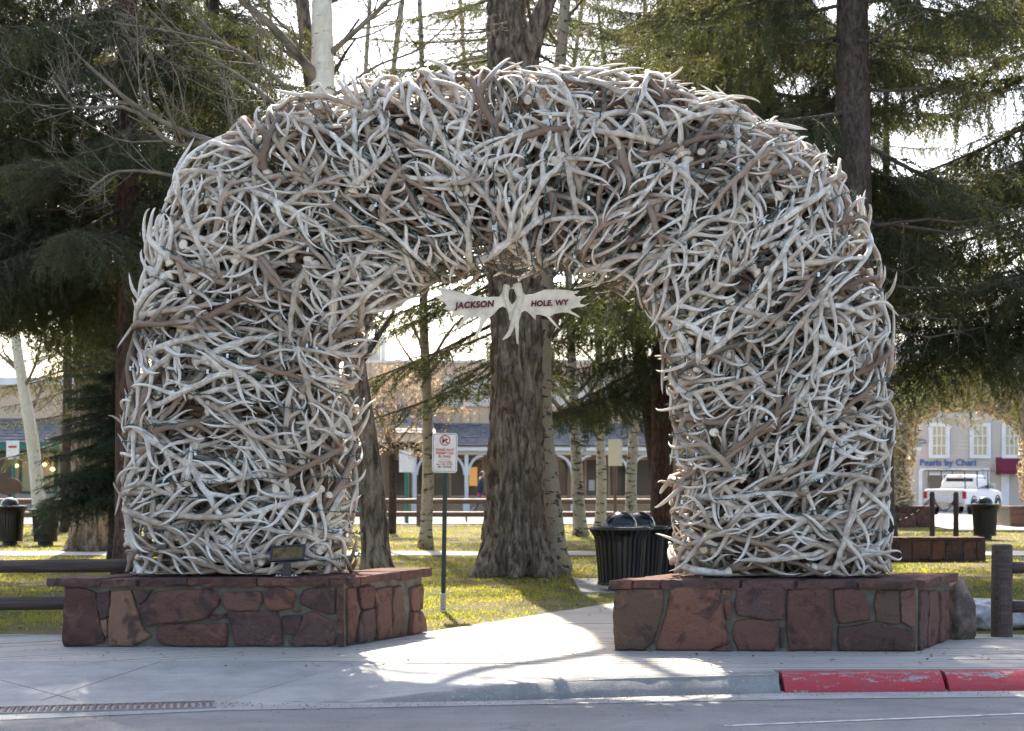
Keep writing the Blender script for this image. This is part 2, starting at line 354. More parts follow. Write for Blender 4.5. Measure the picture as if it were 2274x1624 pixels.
M_TRUCK = gloss('white_truck_paint', (0.76, 0.76, 0.75), 0.25); M_TYRE = gloss('tyre_rubber', (0.02, 0.02, 0.02), 0.8); M_TAIL = gloss('red_tail_light', (0.45, 0.01, 0.02), 0.25); M_CHROME = gloss('bright_chrome', (0.6, 0.6, 0.6), 0.2, 0.9)
def lamp_mat(name, c, st):
    t = NT(name); t.b.inputs['Emission Color'].default_value = (*c, 1); t.b.inputs['Emission Strength'].default_value = st; return t.m
M_GLASSD = glass_mat('dark_vehicle_glass', (0.02, 0.022, 0.026)); M_WARM = lamp_mat('lit_shop_lamp', (1.0, 0.62, 0.22), 1.6); M_AMBER = lamp_mat('lit_amber_display', (1.0, 0.48, 0.14), 0.16); M_AMBER.node_tree.nodes['Principled BSDF'].inputs['Base Color'].default_value = (0.4,0.2,0.06,1)
M_ROCK = plain('pale_granite', (0.42, 0.41, 0.40), 0.85, var=0.35, scale=9, bump=0.7); M_ROCK2 = plain('weathered_boulder', (0.165, 0.118, 0.092), 0.9, var=0.4, scale=7, bump=0.8)

# ------------------------------------------------------------------ the setting: ground
def sheet(name, poly, z, mat, sub=0):
    bm = bmesh.new(); f = bm.faces.new([bm.verts.new((x, y, z)) for x, y in (poly if area(poly) > 0 else poly[::-1])]); bmesh.ops.triangulate(bm, faces=[f])
    me = bpy.data.meshes.new(name); bm.to_mesh(me); bm.free(); me.materials.append(mat); return tag(link(name, me), kind='structure')
sheet('ground', [(-900,-300),(900,-300),(900,2500),(-900,2500)], -0.5, M_STREET)
sheet('road', [(-70,-40),(70,-40),(70,13.3),(-70,13.3)], -0.13, M_ROAD)
sheet('lawn', [(-45,15.3),(45,15.3),(45,50),(-45,50)], -0.012, M_LAWN)
sheet('footpath', [(-45,30.9),(45,30.9),(45,32.6),(-45,32.6)], 0.004, M_PAVE)
sheet('arch_forecourt', [(12.5,44.5),(19.6,44.5),(24,62),(14.2,62)], 0.010, M_PAVE)
# far street, falling gently to the right
m = MB(); xs = np.linspace(-70, 90, 41)
zz = lambda x: -0.05 - 0.012*max(0.0, x)
V = []
for x in xs: V += [(x, 50.0, min(zz(x), -0.05)), (x, 140.0, zz(x)-0.02)]
m.add(V, Q=[[2*i, 2*i+2, 2*i+3, 2*i+1] for i in range(40)]); tag(m.build('far_street', M_STREET), kind='structure')
m = MB()
for i in range(40): m.box((xs[i]+0.01, 49.95, zz(xs[i])-0.1), (xs[i+1]-0.01, 50.25, 0.03))
tag(m.build('far_kerb', M_PAVE), kind='structure')
sheet('boardwalk_bed', [(-14,13.37),(-1.4,13.37),(0.3,12.78),(14,12.95),(14,15.3),(4.5,15.3),(7.2,23.5),(3.4,23.5),(-1.1,15.7),(-14,15.7)], -0.055, M_DARK)
bw = thing('boardwalk', (0, 14, 0), None, None); tag(bw, kind='structure')
def planks(region, ang, width=0.142, gap=0.009, zt=0.0, maxlen=4.2):
    ca, sa = math.cos(ang), math.sin(ang); n = (-sa, ca)
    q = [p[0]*n[0]+p[1]*n[1] for p in region]; r = [p[0]*ca+p[1]*sa for p in region]
    d = min(q); k = 0
    while d < max(q):
        strip = clip_poly(clip_poly(region, n, d+width-gap), (-n[0], -n[1]), -d); k += 1
        if len(strip) >= 3:
            rr = [p[0]*ca+p[1]*sa for p in strip]; a0 = min(rr) - random.random()*maxlen*0.7
            while a0 < max(rr):
                pc = clip_poly(clip_poly(strip, (ca, sa), a0+maxlen-0.004), (-ca, -sa), -a0)
                if len(pc) >= 3 and abs(area(pc)) > 0.0008:
                    cx, cy = np.mean([p[0] for p in pc]), np.mean([p[1] for p in pc])
                    if area(pc) < 0: pc = pc[::-1]
                    loc = [((p[0]-cx)*ca+(p[1]-cy)*sa, -(p[0]-cx)*sa+(p[1]-cy)*ca) for p in pc]
                    mb = MB(); mb.prism(loc, -0.04, 0.0); o = mb.build('plank', M_PLANK, bw)
                    o.location = (cx, cy-14, zt + random.uniform(-0.003, 0.003)); o.rotation_euler = (random.uniform(-.004,.004), 0, ang)
                a0 += maxlen
        d += width
planks([(-9,13.37),(-2.07,13.37),(-0.605,14.26),(-0.605,15.62),(-9,15.62)], math.radians(31))
planks([(-2.06,13.37),(-1.4,13.37),(0.3,12.78),(9,12.93),(9,15.1),(4.4,15.62),(-0.6,15.62),(-0.6,14.26)], 0.0)
planks([(-1.0,15.63),(2.15,15.63),(6.6,23.2),(3.45,23.2)], 0.0)

# concrete apron slabs sloping to the gutter
def zap(x, y):
    f = min(1, max(0, (0.9-x)/2.6)); yb = float(np.interp(x, [-1.4, 0.3], [13.36, 12.77])); return -0.0857*max(0, yb-y)*f*(1.0 if x < -1.4 else 1.3)
EDGE = [(-9,11.93),(-3.7,11.62),(-2.25,11.93),(-1.2,11.80),(0,12.04),(1,12.26),(2.13,12.47),(9,12.88)]
apron = thing('apron', (0,0,0), None, None); tag(apron, kind='structure')
region = [(-9,11.85),(-2.2,11.85),(-1.2,11.85),(2.1,12.47),(2.1,12.83),(0.3,12.765),(-1.4,13.355),(-9,13.355)]
def half(p, q):   # line through p,q -> (n,d)
    n = (q[1]-p[1], p[0]-q[0]); L = math.hypot(*n); n = (n[0]/L, n[1]/L); return n, n[0]*p[0]+n[1]*p[1]
J2 = half((-3.53,11.92),(-2.95,13.36)); J3 = half((-2.16,11.85),(-1.30,13.36)); J4 = half((-9,12.28),(2,12.28)); J5 = half((-4.9,13.36),(-3.6,12.2))
def split(polys, nd):
    o = []
    for p in polys:
        for a in (clip_poly(p, nd[0], nd[1]), clip_poly(p, (-nd[0][0], -nd[0][1]), -nd[1])):
            if len(a) >= 3 and abs(area(a)) > 0.02: o.append(a)
    return o
pl = split([region], J3); left, right = sorted(pl, key=lambda p: np.mean([q[0] for q in p]))
parts = split(split([left], J2), J5) + [right]
for p in parts:
    p = inset_convex(p, 0.006) if p is not right else p
    if area(p) < 0: p = p[::-1]
    bm = bmesh.new(); vs = [bm.verts.new((x, y, 0)) for x, y in p]; f = bm.faces.new(vs); bmesh.ops.triangulate(bm, faces=[f])
    for it in range(14):
        y = 11.9 + it*0.11; bmesh.ops.bisect_plane(bm, geom=bm.verts[:]+bm.edges[:]+bm.faces[:], plane_co=(0, y, 0), plane_no=(0,1,0))
    for it in range(20):
        x = -2.4 + it*0.27; bmesh.ops.bisect_plane(bm, geom=bm.verts[:]+bm.edges[:]+bm.faces[:], plane_co=(x, 0, 0), plane_no=(1,0,0))
    for v in bm.verts: v.co.z = zap(v.co.x, v.co.y) + 0.001
    r = bmesh.ops.extrude_face_region(bm, geom=bm.faces[:])
    for e in r['geom']:
        if isinstance(e, bmesh.types.BMVert): e.co.z -= 0.09
    bmesh.ops.recalc_face_normals(bm, faces=bm.faces[:])
    me = bpy.data.meshes.new('slab'); bm.to_mesh(me); bm.free(); me.materials.append(M_CONC); link('slab', me, apron)
sheet('gutter', [(-9,10.95),(-3.6,10.95),(-2.1,11.42),(2.3,12.0),(9,12.55),(9,12.9),(2.1,12.46),(-1.2,11.78),(-2.25,11.92),(-9,11.9)], -0.126, M_CONC)
# kerb: grey tapering section, then red painted sections
def edgeY(x): return float(np.interp(x, [e[0] for e in EDGE], [e[1] for e in EDGE]))
kerb = thing('kerb', (0,0,0), None, None); tag(kerb, kind='structure')
def kerb_piece(x0, x1, mat, n):
    mb = MB(); prof = []
    for x in np.linspace(x0, x1, n):
        y = edgeY(x); zt = zap(x, y)+0.004; jz = lambda k: 0.008*(mnoise.noise((x*9, k*3.1, 0)))
        h = max(0.004, zt+0.13); d = 0.10*h/0.13
        prof.append([(x, y+0.19, zt-0.06), (x, y+0.19, zt), (x, y+0.03, zt+jz(1)), (x, y-0.015, zt-0.025*h/0.13+jz(2)), (x, y-0.02-d*0.5, zt-0.55*h+jz(3)), (x, y-0.03-d, -0.128), (x, y-0.03-d, -0.2)])
    V = np.array(prof).reshape(-1,3); k = 7
    Q = [[i*k+j, i*k+j+1, (i+1)*k+j+1, (i+1)*k+j] for i in range(n-1) for j in range(k-1)]
    T = [[0, j+1, j] for j in range(1, k-1)]; o = (n-1)*k; T += [[o, o+j, o+j+1] for j in range(1, k-1)]
    mb.add(V, Q, T, wear=np.tile([0.2,0.6,1.0,1.0,0.15,0.45,0.5], n)); o = mb.build('kerb_stone', mat, kerb, smooth=True)
    md = o.modifiers.new('es', 'EDGE_SPLIT'); md.split_angle = math.radians(50); return o
kerb_piece(-1.35, 2.09, M_KERB, 90); tag(kerb_piece(2.13, 3.40, M_REDK, 40), 'kerb stone painted worn red'); tag(kerb_piece(3.435, 6.4, M_REDK, 60), 'kerb stone painted worn red at the right edge')
a, b = G(1609,1613,-.13), G(2274,1586,-.13); dv = (b-a).normalized(); b = b + dv*2.5; pn = Vector((-dv.y, dv.x, 0))*0.024
m = MB(); m.add([a-pn+Vector((0,0,.004)), b-pn+Vector((0,0,.004)), b+pn+Vector((0,0,.004)), a+pn+Vector((0,0,.004))], Q=[[0,1,2,3]]); tag(m.build('road_line', plain('worn_road_paint', (0.46, 0.46, 0.45), 0.8, var=0.3, scale=14)), kind='structure')
# drain grate
gr = thing('drain_grate', (-2.2, 11.69, -0.126), 'rusty brown drain grate of parallel bars set in the gutter', 'grate', rz=math.atan(0.21))
m = MB(); m.box((-2.3,-0.15,-0.02),(0.0,0.15,0.001)); m.build('pit', M_PAVE, gr)
for yy in (-0.155, 0.155):
    m = MB(); m.box((-2.3,yy-0.008,-0.02),(0.01,yy+0.008,0.012)); m.build('edge_bar', M_CONC, gr)
m = MB(); m.box((-0.013,-0.147,0.0),(0.013,0.147,0.014)); bar0 = m.build('bar', M_DSTEEL, gr); bar0.location.x = -0.02
for k in range(1, 43):
    c = bar0.copy(); COL.objects.link(c); c.parent = gr; c.location.x = -0.02 - 0.052*k

# ------------------------------------------------------------------ the arch surface
PAIRS = np.array([(287,1278,792,1278),(280,1190,795,1200),(278,1100,797,1120),(278,930,797,970),(290,760,800,850),(314,620,812,772),(350,482,844,706),(428,350,902,656),(558,254,976,622),
 (752,184,1050,609),(960,152,1110,604),(1170,145,1170,605),(1380,154,1240,611),(1576,200,1313,622),(1754,271,1387,650),(1884,373,1440,706),(1950,506,1473,790),(1982,655,1483,878),(1993,815,1484,960),
 (1992,960,1487,1060),(1993,1110,1489,1160),(1994,1200,1490,1210),(1996,1278,1490,1278)], float)
def plane_pt(x, y):
    Y = 15.0
    for _ in range(3): X = (x-CX)*Y/F; Y = 14.98 - 0.054*X
    return (X, EYE-(y-HY)*Y/F)
O_ = np.array([plane_pt(a, b) for a, b, c, d in PAIRS]); I_ = np.array([plane_pt(c, d) for a, b, c, d in PAIRS])
NTG, NA = 200, 240
O_ = spl(O_, 400); I_ = spl(I_, 400)
C_ = (O_+I_)/2; cl = np.r_[0, np.cumsum(np.linalg.norm(np.diff(C_, axis=0), axis=1))]; PLEN = cl[-1]
s_ = np.linspace(0, PLEN, NTG); O_ = np.stack([np.interp(s_, cl, O_[:,k]) for k in (0,1)], 1); I_ = np.stack([np.interp(s_, cl, I_[:,k]) for k in (0,1)], 1)
nrm = (O_-I_); wid = np.linalg.norm(nrm, axis=1); nrm /= wid[:,None]
O_ = O_ - nrm*0.125; I_ = I_ + nrm*0.085; C_ = (O_+I_)/2; hw = np.linalg.norm(O_-I_, axis=1)/2
ph = np.linspace(0, 2*PI, 721); e = 0.72; cc = np.sign(np.cos(ph))*np.abs(np.cos(ph))**e; ss = np.sign(np.sin(ph))*np.abs(np.sin(ph))**e
SURF = np.zeros((NTG, NA, 3)); CIRC = np.zeros(NTG)
HD = 0.50
for i in range(NTG):
    base_y = 15.03 - 0.054*C_[i,0]
    P = np.stack([C_[i,0]+nrm[i,0]*hw[i]*cc + 0.20*HD*ss, base_y + HD*ss + 0*cc, C_[i,1]+nrm[i,1]*hw[i]*cc], 1)
    L = np.r_[0, np.cumsum(np.linalg.norm(np.diff(P, axis=0), axis=1))]; CIRC[i] = L[-1]
    u = np.linspace(0, L[-1], NA, endpoint=False); SURF[i] = np.stack([np.interp(u, L, P[:,k]) for k in range(3)], 1)
dT = np.gradient(SURF, axis=0); dA = np.roll(SURF, -1, 1)-np.roll(SURF, 1, 1)
NRM = np.cross(dT, dA); NRM /= np.linalg.norm(NRM, axis=2)[:,:,None]+1e-9
ctr = np.stack([C_[:,0], 15.03-0.054*C_[:,0], C_[:,1]], 1)
if np.mean(np.sum(NRM*(SURF-ctr[:,None,:]), 2)) < 0: NRM = -NRM
TLEN = np.linalg.norm(dT, axis=2)      # metres per grid step along t
def samp(A, t, a):
    t = np.clip(t, 0, NTG-1.001); i = t.astype(int); f = (t-i)[:,None]; a = a % NA; j = a.astype(int) % NA; g = (a-np.floor(a))[:,None]; j2 = (j+1) % NA
    return (A[i,j]*(1-f)*(1-g)+A[i+1,j]*f*(1-g)+A[i,j2]*(1-f)*g+A[i+1,j2]*f*g)

# elk antler variants in a local (u,v,w) frame
def make_antler(seed, lo=False):
    r = np.random.default_rng(seed); L = r.uniform(0.70, 1.02); sgn = 1 if r.random() < 0.5 else -1
    pos = [0.0, r.uniform(.05,.09), r.uniform(.15,.21), r.uniform(.36,.44), r.uniform(.57,.65), r.uniform(.78,.84), 1.0]
    ln = [r.uniform(.30,.44), r.uniform(.28,.42), r.uniform(.20,.34), r.uniform(.30,.46), r.uniform(.20,.34)]
    # heading: the beam kinks away from each tine, then swings back towards it
    ctl = [np.zeros(3)]; h = r.uniform(-0.25, 0.25); hs_ = []; wv = 0.0
    for k in range(6):
        d = pos[k+1]-pos[k]; nseg = 2
        for q in range(nseg):
            h += (r.uniform(0.8, 1.7)*d/nseg + (0.15 if k > 1 else 0.02)); wv = 0.30*math.cos(PI*(pos[k]+d*(q+.5)/nseg)) + r.normal(0, 0.05)
            ctl.append(ctl[-1] + np.array([math.cos(h), math.sin(h)*sgn, wv])*d/nseg*L)
        hs_.append(h)
        if 1 <= k+1 <= 5: h -= r.uniform(0.38, 0.68)
    ctl = np.array(ctl); nb = 13 if lo else 25; beam = spl(ctl, nb)
    cs = np.r_[0, np.cumsum(np.linalg.norm(np.diff(beam, axis=0), axis=1))]; s = cs/cs[-1]
    ax = beam[-1]-beam[0]; an = math.atan2(ax[1], ax[0]); ca, sa = math.cos(-an), math.sin(-an)
    rot = np.array([[ca,-sa,0],[sa,ca,0],[0,0,1]]); beam = (beam-beam[0]) @ rot.T; mid = np.array([beam[:,0].mean(), beam[:,1].mean(), beam[:,2].mean()*0.6])
    beam = beam-mid
    r0 = r.uniform(0.0275, 0.035); rad = r0*(1.0-0.36*s) * np.where(s > 0.82, 1-(s-0.82)/0.18*0.86, 1)
    m = MB(); sb = 5 if lo else 8
    d0 = beam[0]-beam[1]; d0 /= np.linalg.norm(d0)
    bp = np.array([beam[0]+d0*0.020, beam[0]+d0*0.016, beam[0]+d0*0.006, beam[0]-d0*0.008, beam[0]-d0*0.028]); br = r0*np.array([1.22, 1.40, 1.46, 1.30, 1.02])
    def grain(n, k, s0, s1): a = np.linspace(0, 2*PI, k, endpoint=False); return dict(ga=np.tile(np.cos(a), n), gb=np.tile(np.sin(a), n), gs=np.repeat(np.linspace(s0, s1, n), k))
    V, Q, T = tube(bp, br, sb+2, False); m.add(V, Q, T, tip=0.0, **grain(5, sb+2, 0, .05))
    k_ = sb+2; dsk = np.concatenate([V[:k_], [V[:k_].mean(0)+d0*0.004]]); m.add(dsk, None, [[k_, (i+1) % k_, i] for i in range(k_)], tip=-1.0, ga=0.0, gb=0.0, gs=0.0)
    bump = 1 + 0.30*sum(np.exp(-((s-p_-0.005)/0.032)**2) for p_ in pos[1:6])
    V, Q, T = tube(beam, rad*bump, sb, False); m.add(V, Q, T, tip=np.repeat(np.clip(s*0.30 + 0.8*np.clip((s-.74)/.26,0,1), 0, 1), sb), **grain(nb, sb, 0, 1.0))
    for p, l in zip(pos[1:6], ln):
        if r.random() < 0.06: continue
        ev = lambda f: np.array([np.interp(f, s, beam[:,c]) for c in range(3)])
        b0 = ev(max(p-0.035,0)); tg = ev(min(p+0.01,1))-ev(max(p-0.03,0)); tg /= np.linalg.norm(tg); nv = np.array([-tg[1], tg[0], 0])*sgn; nv /= np.linalg.norm(nv)+1e-9
        w_ = r.normal(0.12, 0.22); a1, a2, a3 = r.uniform(0.3,0.5), r.uniform(0.85,1.4), r.uniform(-0.45,0.5)
        nt_ = 6 if lo else 9; q = np.linspace(0,1,nt_); pts = [b0]
        for qq in q[1:]:
            an_ = a1*(1-qq)**2 + 2*(a2*1.15)*qq*(1-qq) + a3*qq**2; d = tg*math.cos(an_) + nv*math.sin(an_) + np.array([0,0,w_*(1.2-qq)]); d /= np.linalg.norm(d); pts.append(pts[-1]+d*(l+0.05)/(nt_-1))
        rb = np.interp(p, s, rad); rt = rb*np.interp(q, [0,0.12,0.35,0.7,0.92,1.0], [0.98,0.92,0.70,0.48,0.25,0.05])
        V, Q, T = tube(np.array(pts), rt, 4 if lo else 7, False); m.add(V, Q, T, tip=np.repeat(np.clip(0.1+q*1.0, 0, 1), 4 if lo else 7), **grain(nt_, 4 if lo else 7, p, p+l))
    return np.concatenate(m.V), np.concatenate(m.Q), np.concatenate(m.T), {k: np.concatenate(v) for k, v in m.A.items()}
HI = [make_antler(100+i) for i in range(16)]; LO = [make_antler(300+i, True) for i in range(10)]
def place(var, t0, a0, th, depth, flip, slope, scale):
    V, Q, T, tip = var; u = V[:,0]*scale; v = V[:,1]*flip*scale; wv = V[:,2]*scale + slope*u
    c, s = math.cos(th), math.sin(th); uu = u*c - v*s; vv = u*s + v*c
    ti = min(max(t0, 0), NTG-1); i0 = int(ti); j0 = int(a0) % NA
    t = ti + vv/max(TLEN[i0,j0], 0.02); a = a0 + uu/(CIRC[i0]/NA)
    P = samp(SURF, t, a); N = samp(NRM, t, a); N /= np.linalg.norm(N, axis=1)[:,None]
    P = P + N*(wv-depth)[:,None]
    P[:,2] = np.where(P[:,2] < 0.66, 0.66 - (0.66-P[:,2])*0.06, P[:,2])
    return P, (Q if flip > 0 else Q[:,::-1]), (T if flip > 0 else T[:,::-1]), tip
ii = np.repeat(np.arange(NTG), NA); jj = np.tile(np.arange(NA), NTG)
cell = (TLEN*(CIRC/NA)[:,None]).ravel(); ny = NRM[:,:,1].ravel()
def pick(n, weights):
    k = rng.choice(len(weights), n, p=weights/weights.sum()); return ii[k]+rng.random(n)-0.5, jj[k]+rng.random(n)
def angle(t0, j0):
    z = SURF[int(min(max(t0,0),NTG-1)), int(j0) % NA, 2]
    th = rng.normal(0, 0.72) if z < 4.2 else rng.normal(0, 0.95)
    if z < 1.15: th *= 0.45
    return th + (PI if rng.random() < 0.5 else 0)
arch = thing('antler_arch', (0, 14.95, 0.62), 'large arch of heaped pale elk antlers spanning the two red stone bases', 'arch')
# outer layer: 300 antlers that show most, each an object; spread by Poisson-like rejection on the front
wf = cell*np.clip(-ny*1.0+0.45, 0, 1.2); wf[(ny > 0.25)] = 0
pts = []; tries = 0
T0, A0 = pick(9000, wf)
for t0, a0 in zip(T0, A0):
    p = SURF[int(np.clip(t0,0,NTG-1)), int(a0) % NA]
    if all((p[0]-q[0])**2+(p[1]-q[1])**2+(p[2]-q[2])**2 > 0.225**2 for q in pts):
        pts.append((*p, t0, a0))
        if len(pts) == 300: break
print('outer antlers', len(pts))
for (x, y, z, t0, a0) in pts:
    P, Q, T, tip = place(HI[rng.integers(len(HI))], t0, a0, angle(t0, a0), rng.uniform(-0.035, 0.05), rng.choice([-1,1]), rng.normal(0, 0.04), rng.uniform(0.92, 1.14))
    o = np.array([x, y, z]); mb = MB(); mb.add(P-o, Q, T, **tip); ob = mb.build('antler', M_ANT1, arch, smooth=True); ob.location = (x, y-14.95, z-0.62)
mb = MB()
under = np.where(NRM[:,:,2].ravel() < -0.35, 1.7, 1.0)*np.where(SURF[:,:,2].ravel() > 2.6, 1.0, 0.6) + 0.4
wa = cell*np.where(ny < 0.2, 1.0, 0.8)*under
def fill(n, d0, d1, lib, s0=0.85, s1=1.12, slope=0.09, tmax=1.0):
    T0, A0 = pick(n, wa)
    for t0, a0 in zip(T0, A0):
        P, Q, T, tip = place(lib[rng.integers(len(lib))], t0, a0, angle(t0, a0), rng.uniform(d0, d1), rng.choice([-1,1]), rng.normal(0, slope), rng.uniform(s0, s1))
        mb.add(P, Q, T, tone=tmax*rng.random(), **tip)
fill(215, 0.02, 0.10, HI, 0.85, 1.1, tmax=0.75); fill(215, 0.16, 0.28, HI, 0.9, 1.15, tmax=0.22); wa = cell*np.where(ny < 0.2, 1.0, 0.9); fill(380, 0.28, 0.40, LO, 1.1, 1.4, tmax=0.16); fill(900, 0.33, 0.47, LO, 1.1, 1.4, slope=0.2, tmax=0.13)  # inner antlers browner; tone also drops with depth, painting shade into the gaps
# antlers whose sawn ends face outwards
T0, A0 = pick(240, wf)
for t0, a0 in zip(T0, A0):
    V, Q, T, tip = HI[rng.integers(len(HI))]; b0 = V[0]; V = (V-b0)*rng.uniform(0.9,1.15)
    i0 = int(np.clip(t0,0,NTG-1)); j0 = int(a0) % NA; N = NRM[i0,j0]; B = np.roll(SURF,-1,1)[i0,j0]-SURF[i0,j0]; B /= np.linalg.norm(B); Tt = np.cross(N, B)
    an = rng.uniform(0, 2*PI); B, Tt = B*math.cos(an)+Tt*math.sin(an), -B*math.sin(an)+Tt*math.cos(an); tl = rng.uniform(0.1, 0.6)
    D = -N*math.cos(tl)+B*math.sin(tl); E2 = B*math.cos(tl)+N*math.sin(tl); P = SURF[i0,j0]+N*rng.uniform(-0.04,0.05)+V[:,:1]*D+V[:,1:2]*E2*0.8+V[:,2:]*Tt
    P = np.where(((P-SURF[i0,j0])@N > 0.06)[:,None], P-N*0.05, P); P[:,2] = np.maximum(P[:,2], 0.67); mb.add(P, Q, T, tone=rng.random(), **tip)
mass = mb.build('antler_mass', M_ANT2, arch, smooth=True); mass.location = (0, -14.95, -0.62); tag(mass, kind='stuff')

# string lights
def strings(name, label, t_from, t_to, step_m):
    root = thing(name, (0, 14.95, 0.62), label, 'string lights', 'light strings wound round the arch'); wire = MB(); bulbs = MB(); tags = MB()
    t = t_from
    while t < t_to:
        a = np.arange(0, NA+1, 2.0); ph_ = rng.random()*6; lift = 0.062 + 0.018*np.sin(a*0.35+ph_) + 0.006*rng.standard_normal(len(a))
        drift = 0.9*np.sin(a/NA*2*PI*2+ph_) + 0.10*rng.standard_normal(len(a)); tt = np.full(len(a), t)+drift; lift[-1] = lift[0]; tt[-1] = tt[0]
        P = samp(SURF, tt, a) + samp(NRM, tt, a)*lift[:,None]; P[:,2] = np.maximum(P[:,2], 0.69)
        wire.tube(P, 0.0042, 4, False)
        for k in range(len(P)-1):
            for f in ((0.3,) if k % 3 else (0.2, 0.7)):
                p = P[k]+(P[k+1]-P[k])*f; d = rng.standard_normal(3); d /= np.linalg.norm(d)
                bulbs.tube(np.array([p, p+d*0.012, p+d*0.03]), [0.006, 0.0075, 0.002], 4, False)
        for _ in range(3):
            k = rng.integers(len(P)); p = P[k]
            if p[1] < 14.9: tags.box(p-np.array([.011,.004,.02]), p+np.array([.011,.004,.02]), M=None)
        t += step_m/max(float(np.mean(TLEN[int(min(t,NTG-1)), :])), 0.03)
    for mm, nm, mt in ((wire,'cable',M_WIRE),(bulbs,'bulbs',M_CLEAR),(tags,'tags',M_TAG)):
        if mm.n: o = mm.build(nm, mt, root); o.location = (0,-14.95,-0.62); tag(o, kind='stuff')
strings('string_lights', 'green light cable wound in level rings round the left leg', 4, 62, 0.235)
strings('string_lights', 'green light cable running vertically over the crown of the arch', 62, 138, 0.17)
strings('string_lights', 'green light cable wound in level rings round the right leg', 138, 196, 0.235)

# ------------------------------------------------------------------ stone bases
def stone_obj(poly, frame, parent, name='stone', h=None, mat=None, col=None):
    """poly in (u,z) metres on a face: frame = (origin xy, unit U xy, normal xy)"""
    o, U, N = frame; poly = np.asarray(poly, float); n = len(poly)
    rs = []
    for i in range(n):
        a, b = poly[i], poly[(i+1) % n]; k = max(1, int(np.linalg.norm(b-a)/0.05))
        for q in range(k): rs.append(a+(b-a)*q/k)
    rs = np.array(rs); c = rs.mean(0); k = len(rs); sd = random.random()*50; dv_ = rs-c; ln_ = np.linalg.norm(dv_, axis=1)[:,None]; rs = c+dv_*(1+0.007/np.maximum(ln_, 0.03)); rs[:,1] = np.maximum(rs[:,1], 0.008)
    jit = np.array([[mnoise.noise((p[0]*11+sd, p[1]*11, 1)), mnoise.noise((p[0]*11, p[1]*11+sd, 7))] for p in rs])*0.010; rs = rs+jit
    h = h if h is not None else random.uniform(0.025, 0.055)
    rings = [(1.0, -0.03), (1.0, h*0.45), (0.975, h*0.85), (0.92, h), (0.78, h), (0.6, h), (0.4, h), (0.2, h)]
    V = []
    for sc_, d in rings:
        for p in rs:
            q = c+(p-c)*sc_; dd = d
            if sc_ < 0.99: dd += 0.030*mnoise.noise((q[0]*4+sd, q[1]*4, sd)) + 0.014*mnoise.noise((q[0]*12+sd, q[1]*12, sd))
            V.append((U[0]*(q[0]-c[0])+N[0]*dd, U[1]*(q[0]-c[0])+N[1]*dd, q[1]-c[1]))
    V.append((N[0]*h, N[1]*h, 0)); nr = len(rings)
    Q = [[r*k+i, r*k+(i+1) % k, (r+1)*k+(i+1) % k, (r+1)*k+i] for r in range(nr-1) for i in range(k)]
    T = [[(nr-1)*k+i, (nr-1)*k+(i+1) % k, nr*k] for i in range(k)]
    A2 = 0.5*np.sum(rs[:,0]*np.roll(rs[:,1],-1)-np.roll(rs[:,0],-1)*rs[:,1])
    flipit = (A2 > 0) != (U[0]*N[1]-U[1]*N[0] < 0)
    Qa = np.array(Q); Ta = np.array(T)
    if flipit: Qa = Qa[:,::-1]; Ta = Ta[:,::-1]
    mb = MB(); mb.add(V, Qa, Ta); ob = tint(mb.build(name, mat or M_STONE, parent, smooth=True), col)
    W = Vector((o[0]+U[0]*c[0], o[1]+U[1]*c[0], c[1])); ob.location = W - parent.location
    return ob
def slab_obj(p2, z0, z1, parent, name='capstone'):
    """capstone from a plan polygon with rough edges"""
    if area(p2) < 0: p2 = p2[::-1]
    rs = []
    for i in range(len(p2)):
        a, b = np.array(p2[i]), np.array(p2[(i+1) % len(p2)]); k = max(1, int(np.linalg.norm(b-a)/0.07))
        for q in range(k): rs.append(a+(b-a)*q/k)
    rs = np.array(rs); c = rs.mean(0); k = len(rs); sd = random.random()*60; V = []
    for lv, (z, sc_) in enumerate(((z0, 0.985), (z0+(z1-z0)*0.3, 1.0), (z0+(z1-z0)*0.75, 1.0), (z1, 0.985))):
        for p in rs:
            q = c+(p-c)*sc_; V.append((q[0]-c[0]+0.012*mnoise.noise((q[0]*9+sd, q[1]*9, lv*0.9)), q[1]-c[1]+0.016*mnoise.noise((q[0]*9, q[1]*9+sd, lv*0.9+5)), z+0.006*mnoise.noise((q[0]*7+sd, q[1]*7, lv))))
    V += [(0,0,z1+0.003), (0,0,z0)]
    Q = [[r*k+i, r*k+(i+1) % k, (r+1)*k+(i+1) % k, (r+1)*k+i] for r in range(3) for i in range(k)]
    T = [[3*k+i, 3*k+(i+1) % k, 4*k] for i in range(k)] + [[(i+1) % k, i, 4*k+1] for i in range(k)]
    mb = MB(); mb.add(V, Q, T); ob = tint(mb.build(name, M_STONE, parent), random.choice('mdprm')); ob.location = Vector((c[0], c[1], 0)) - parent.location; return ob

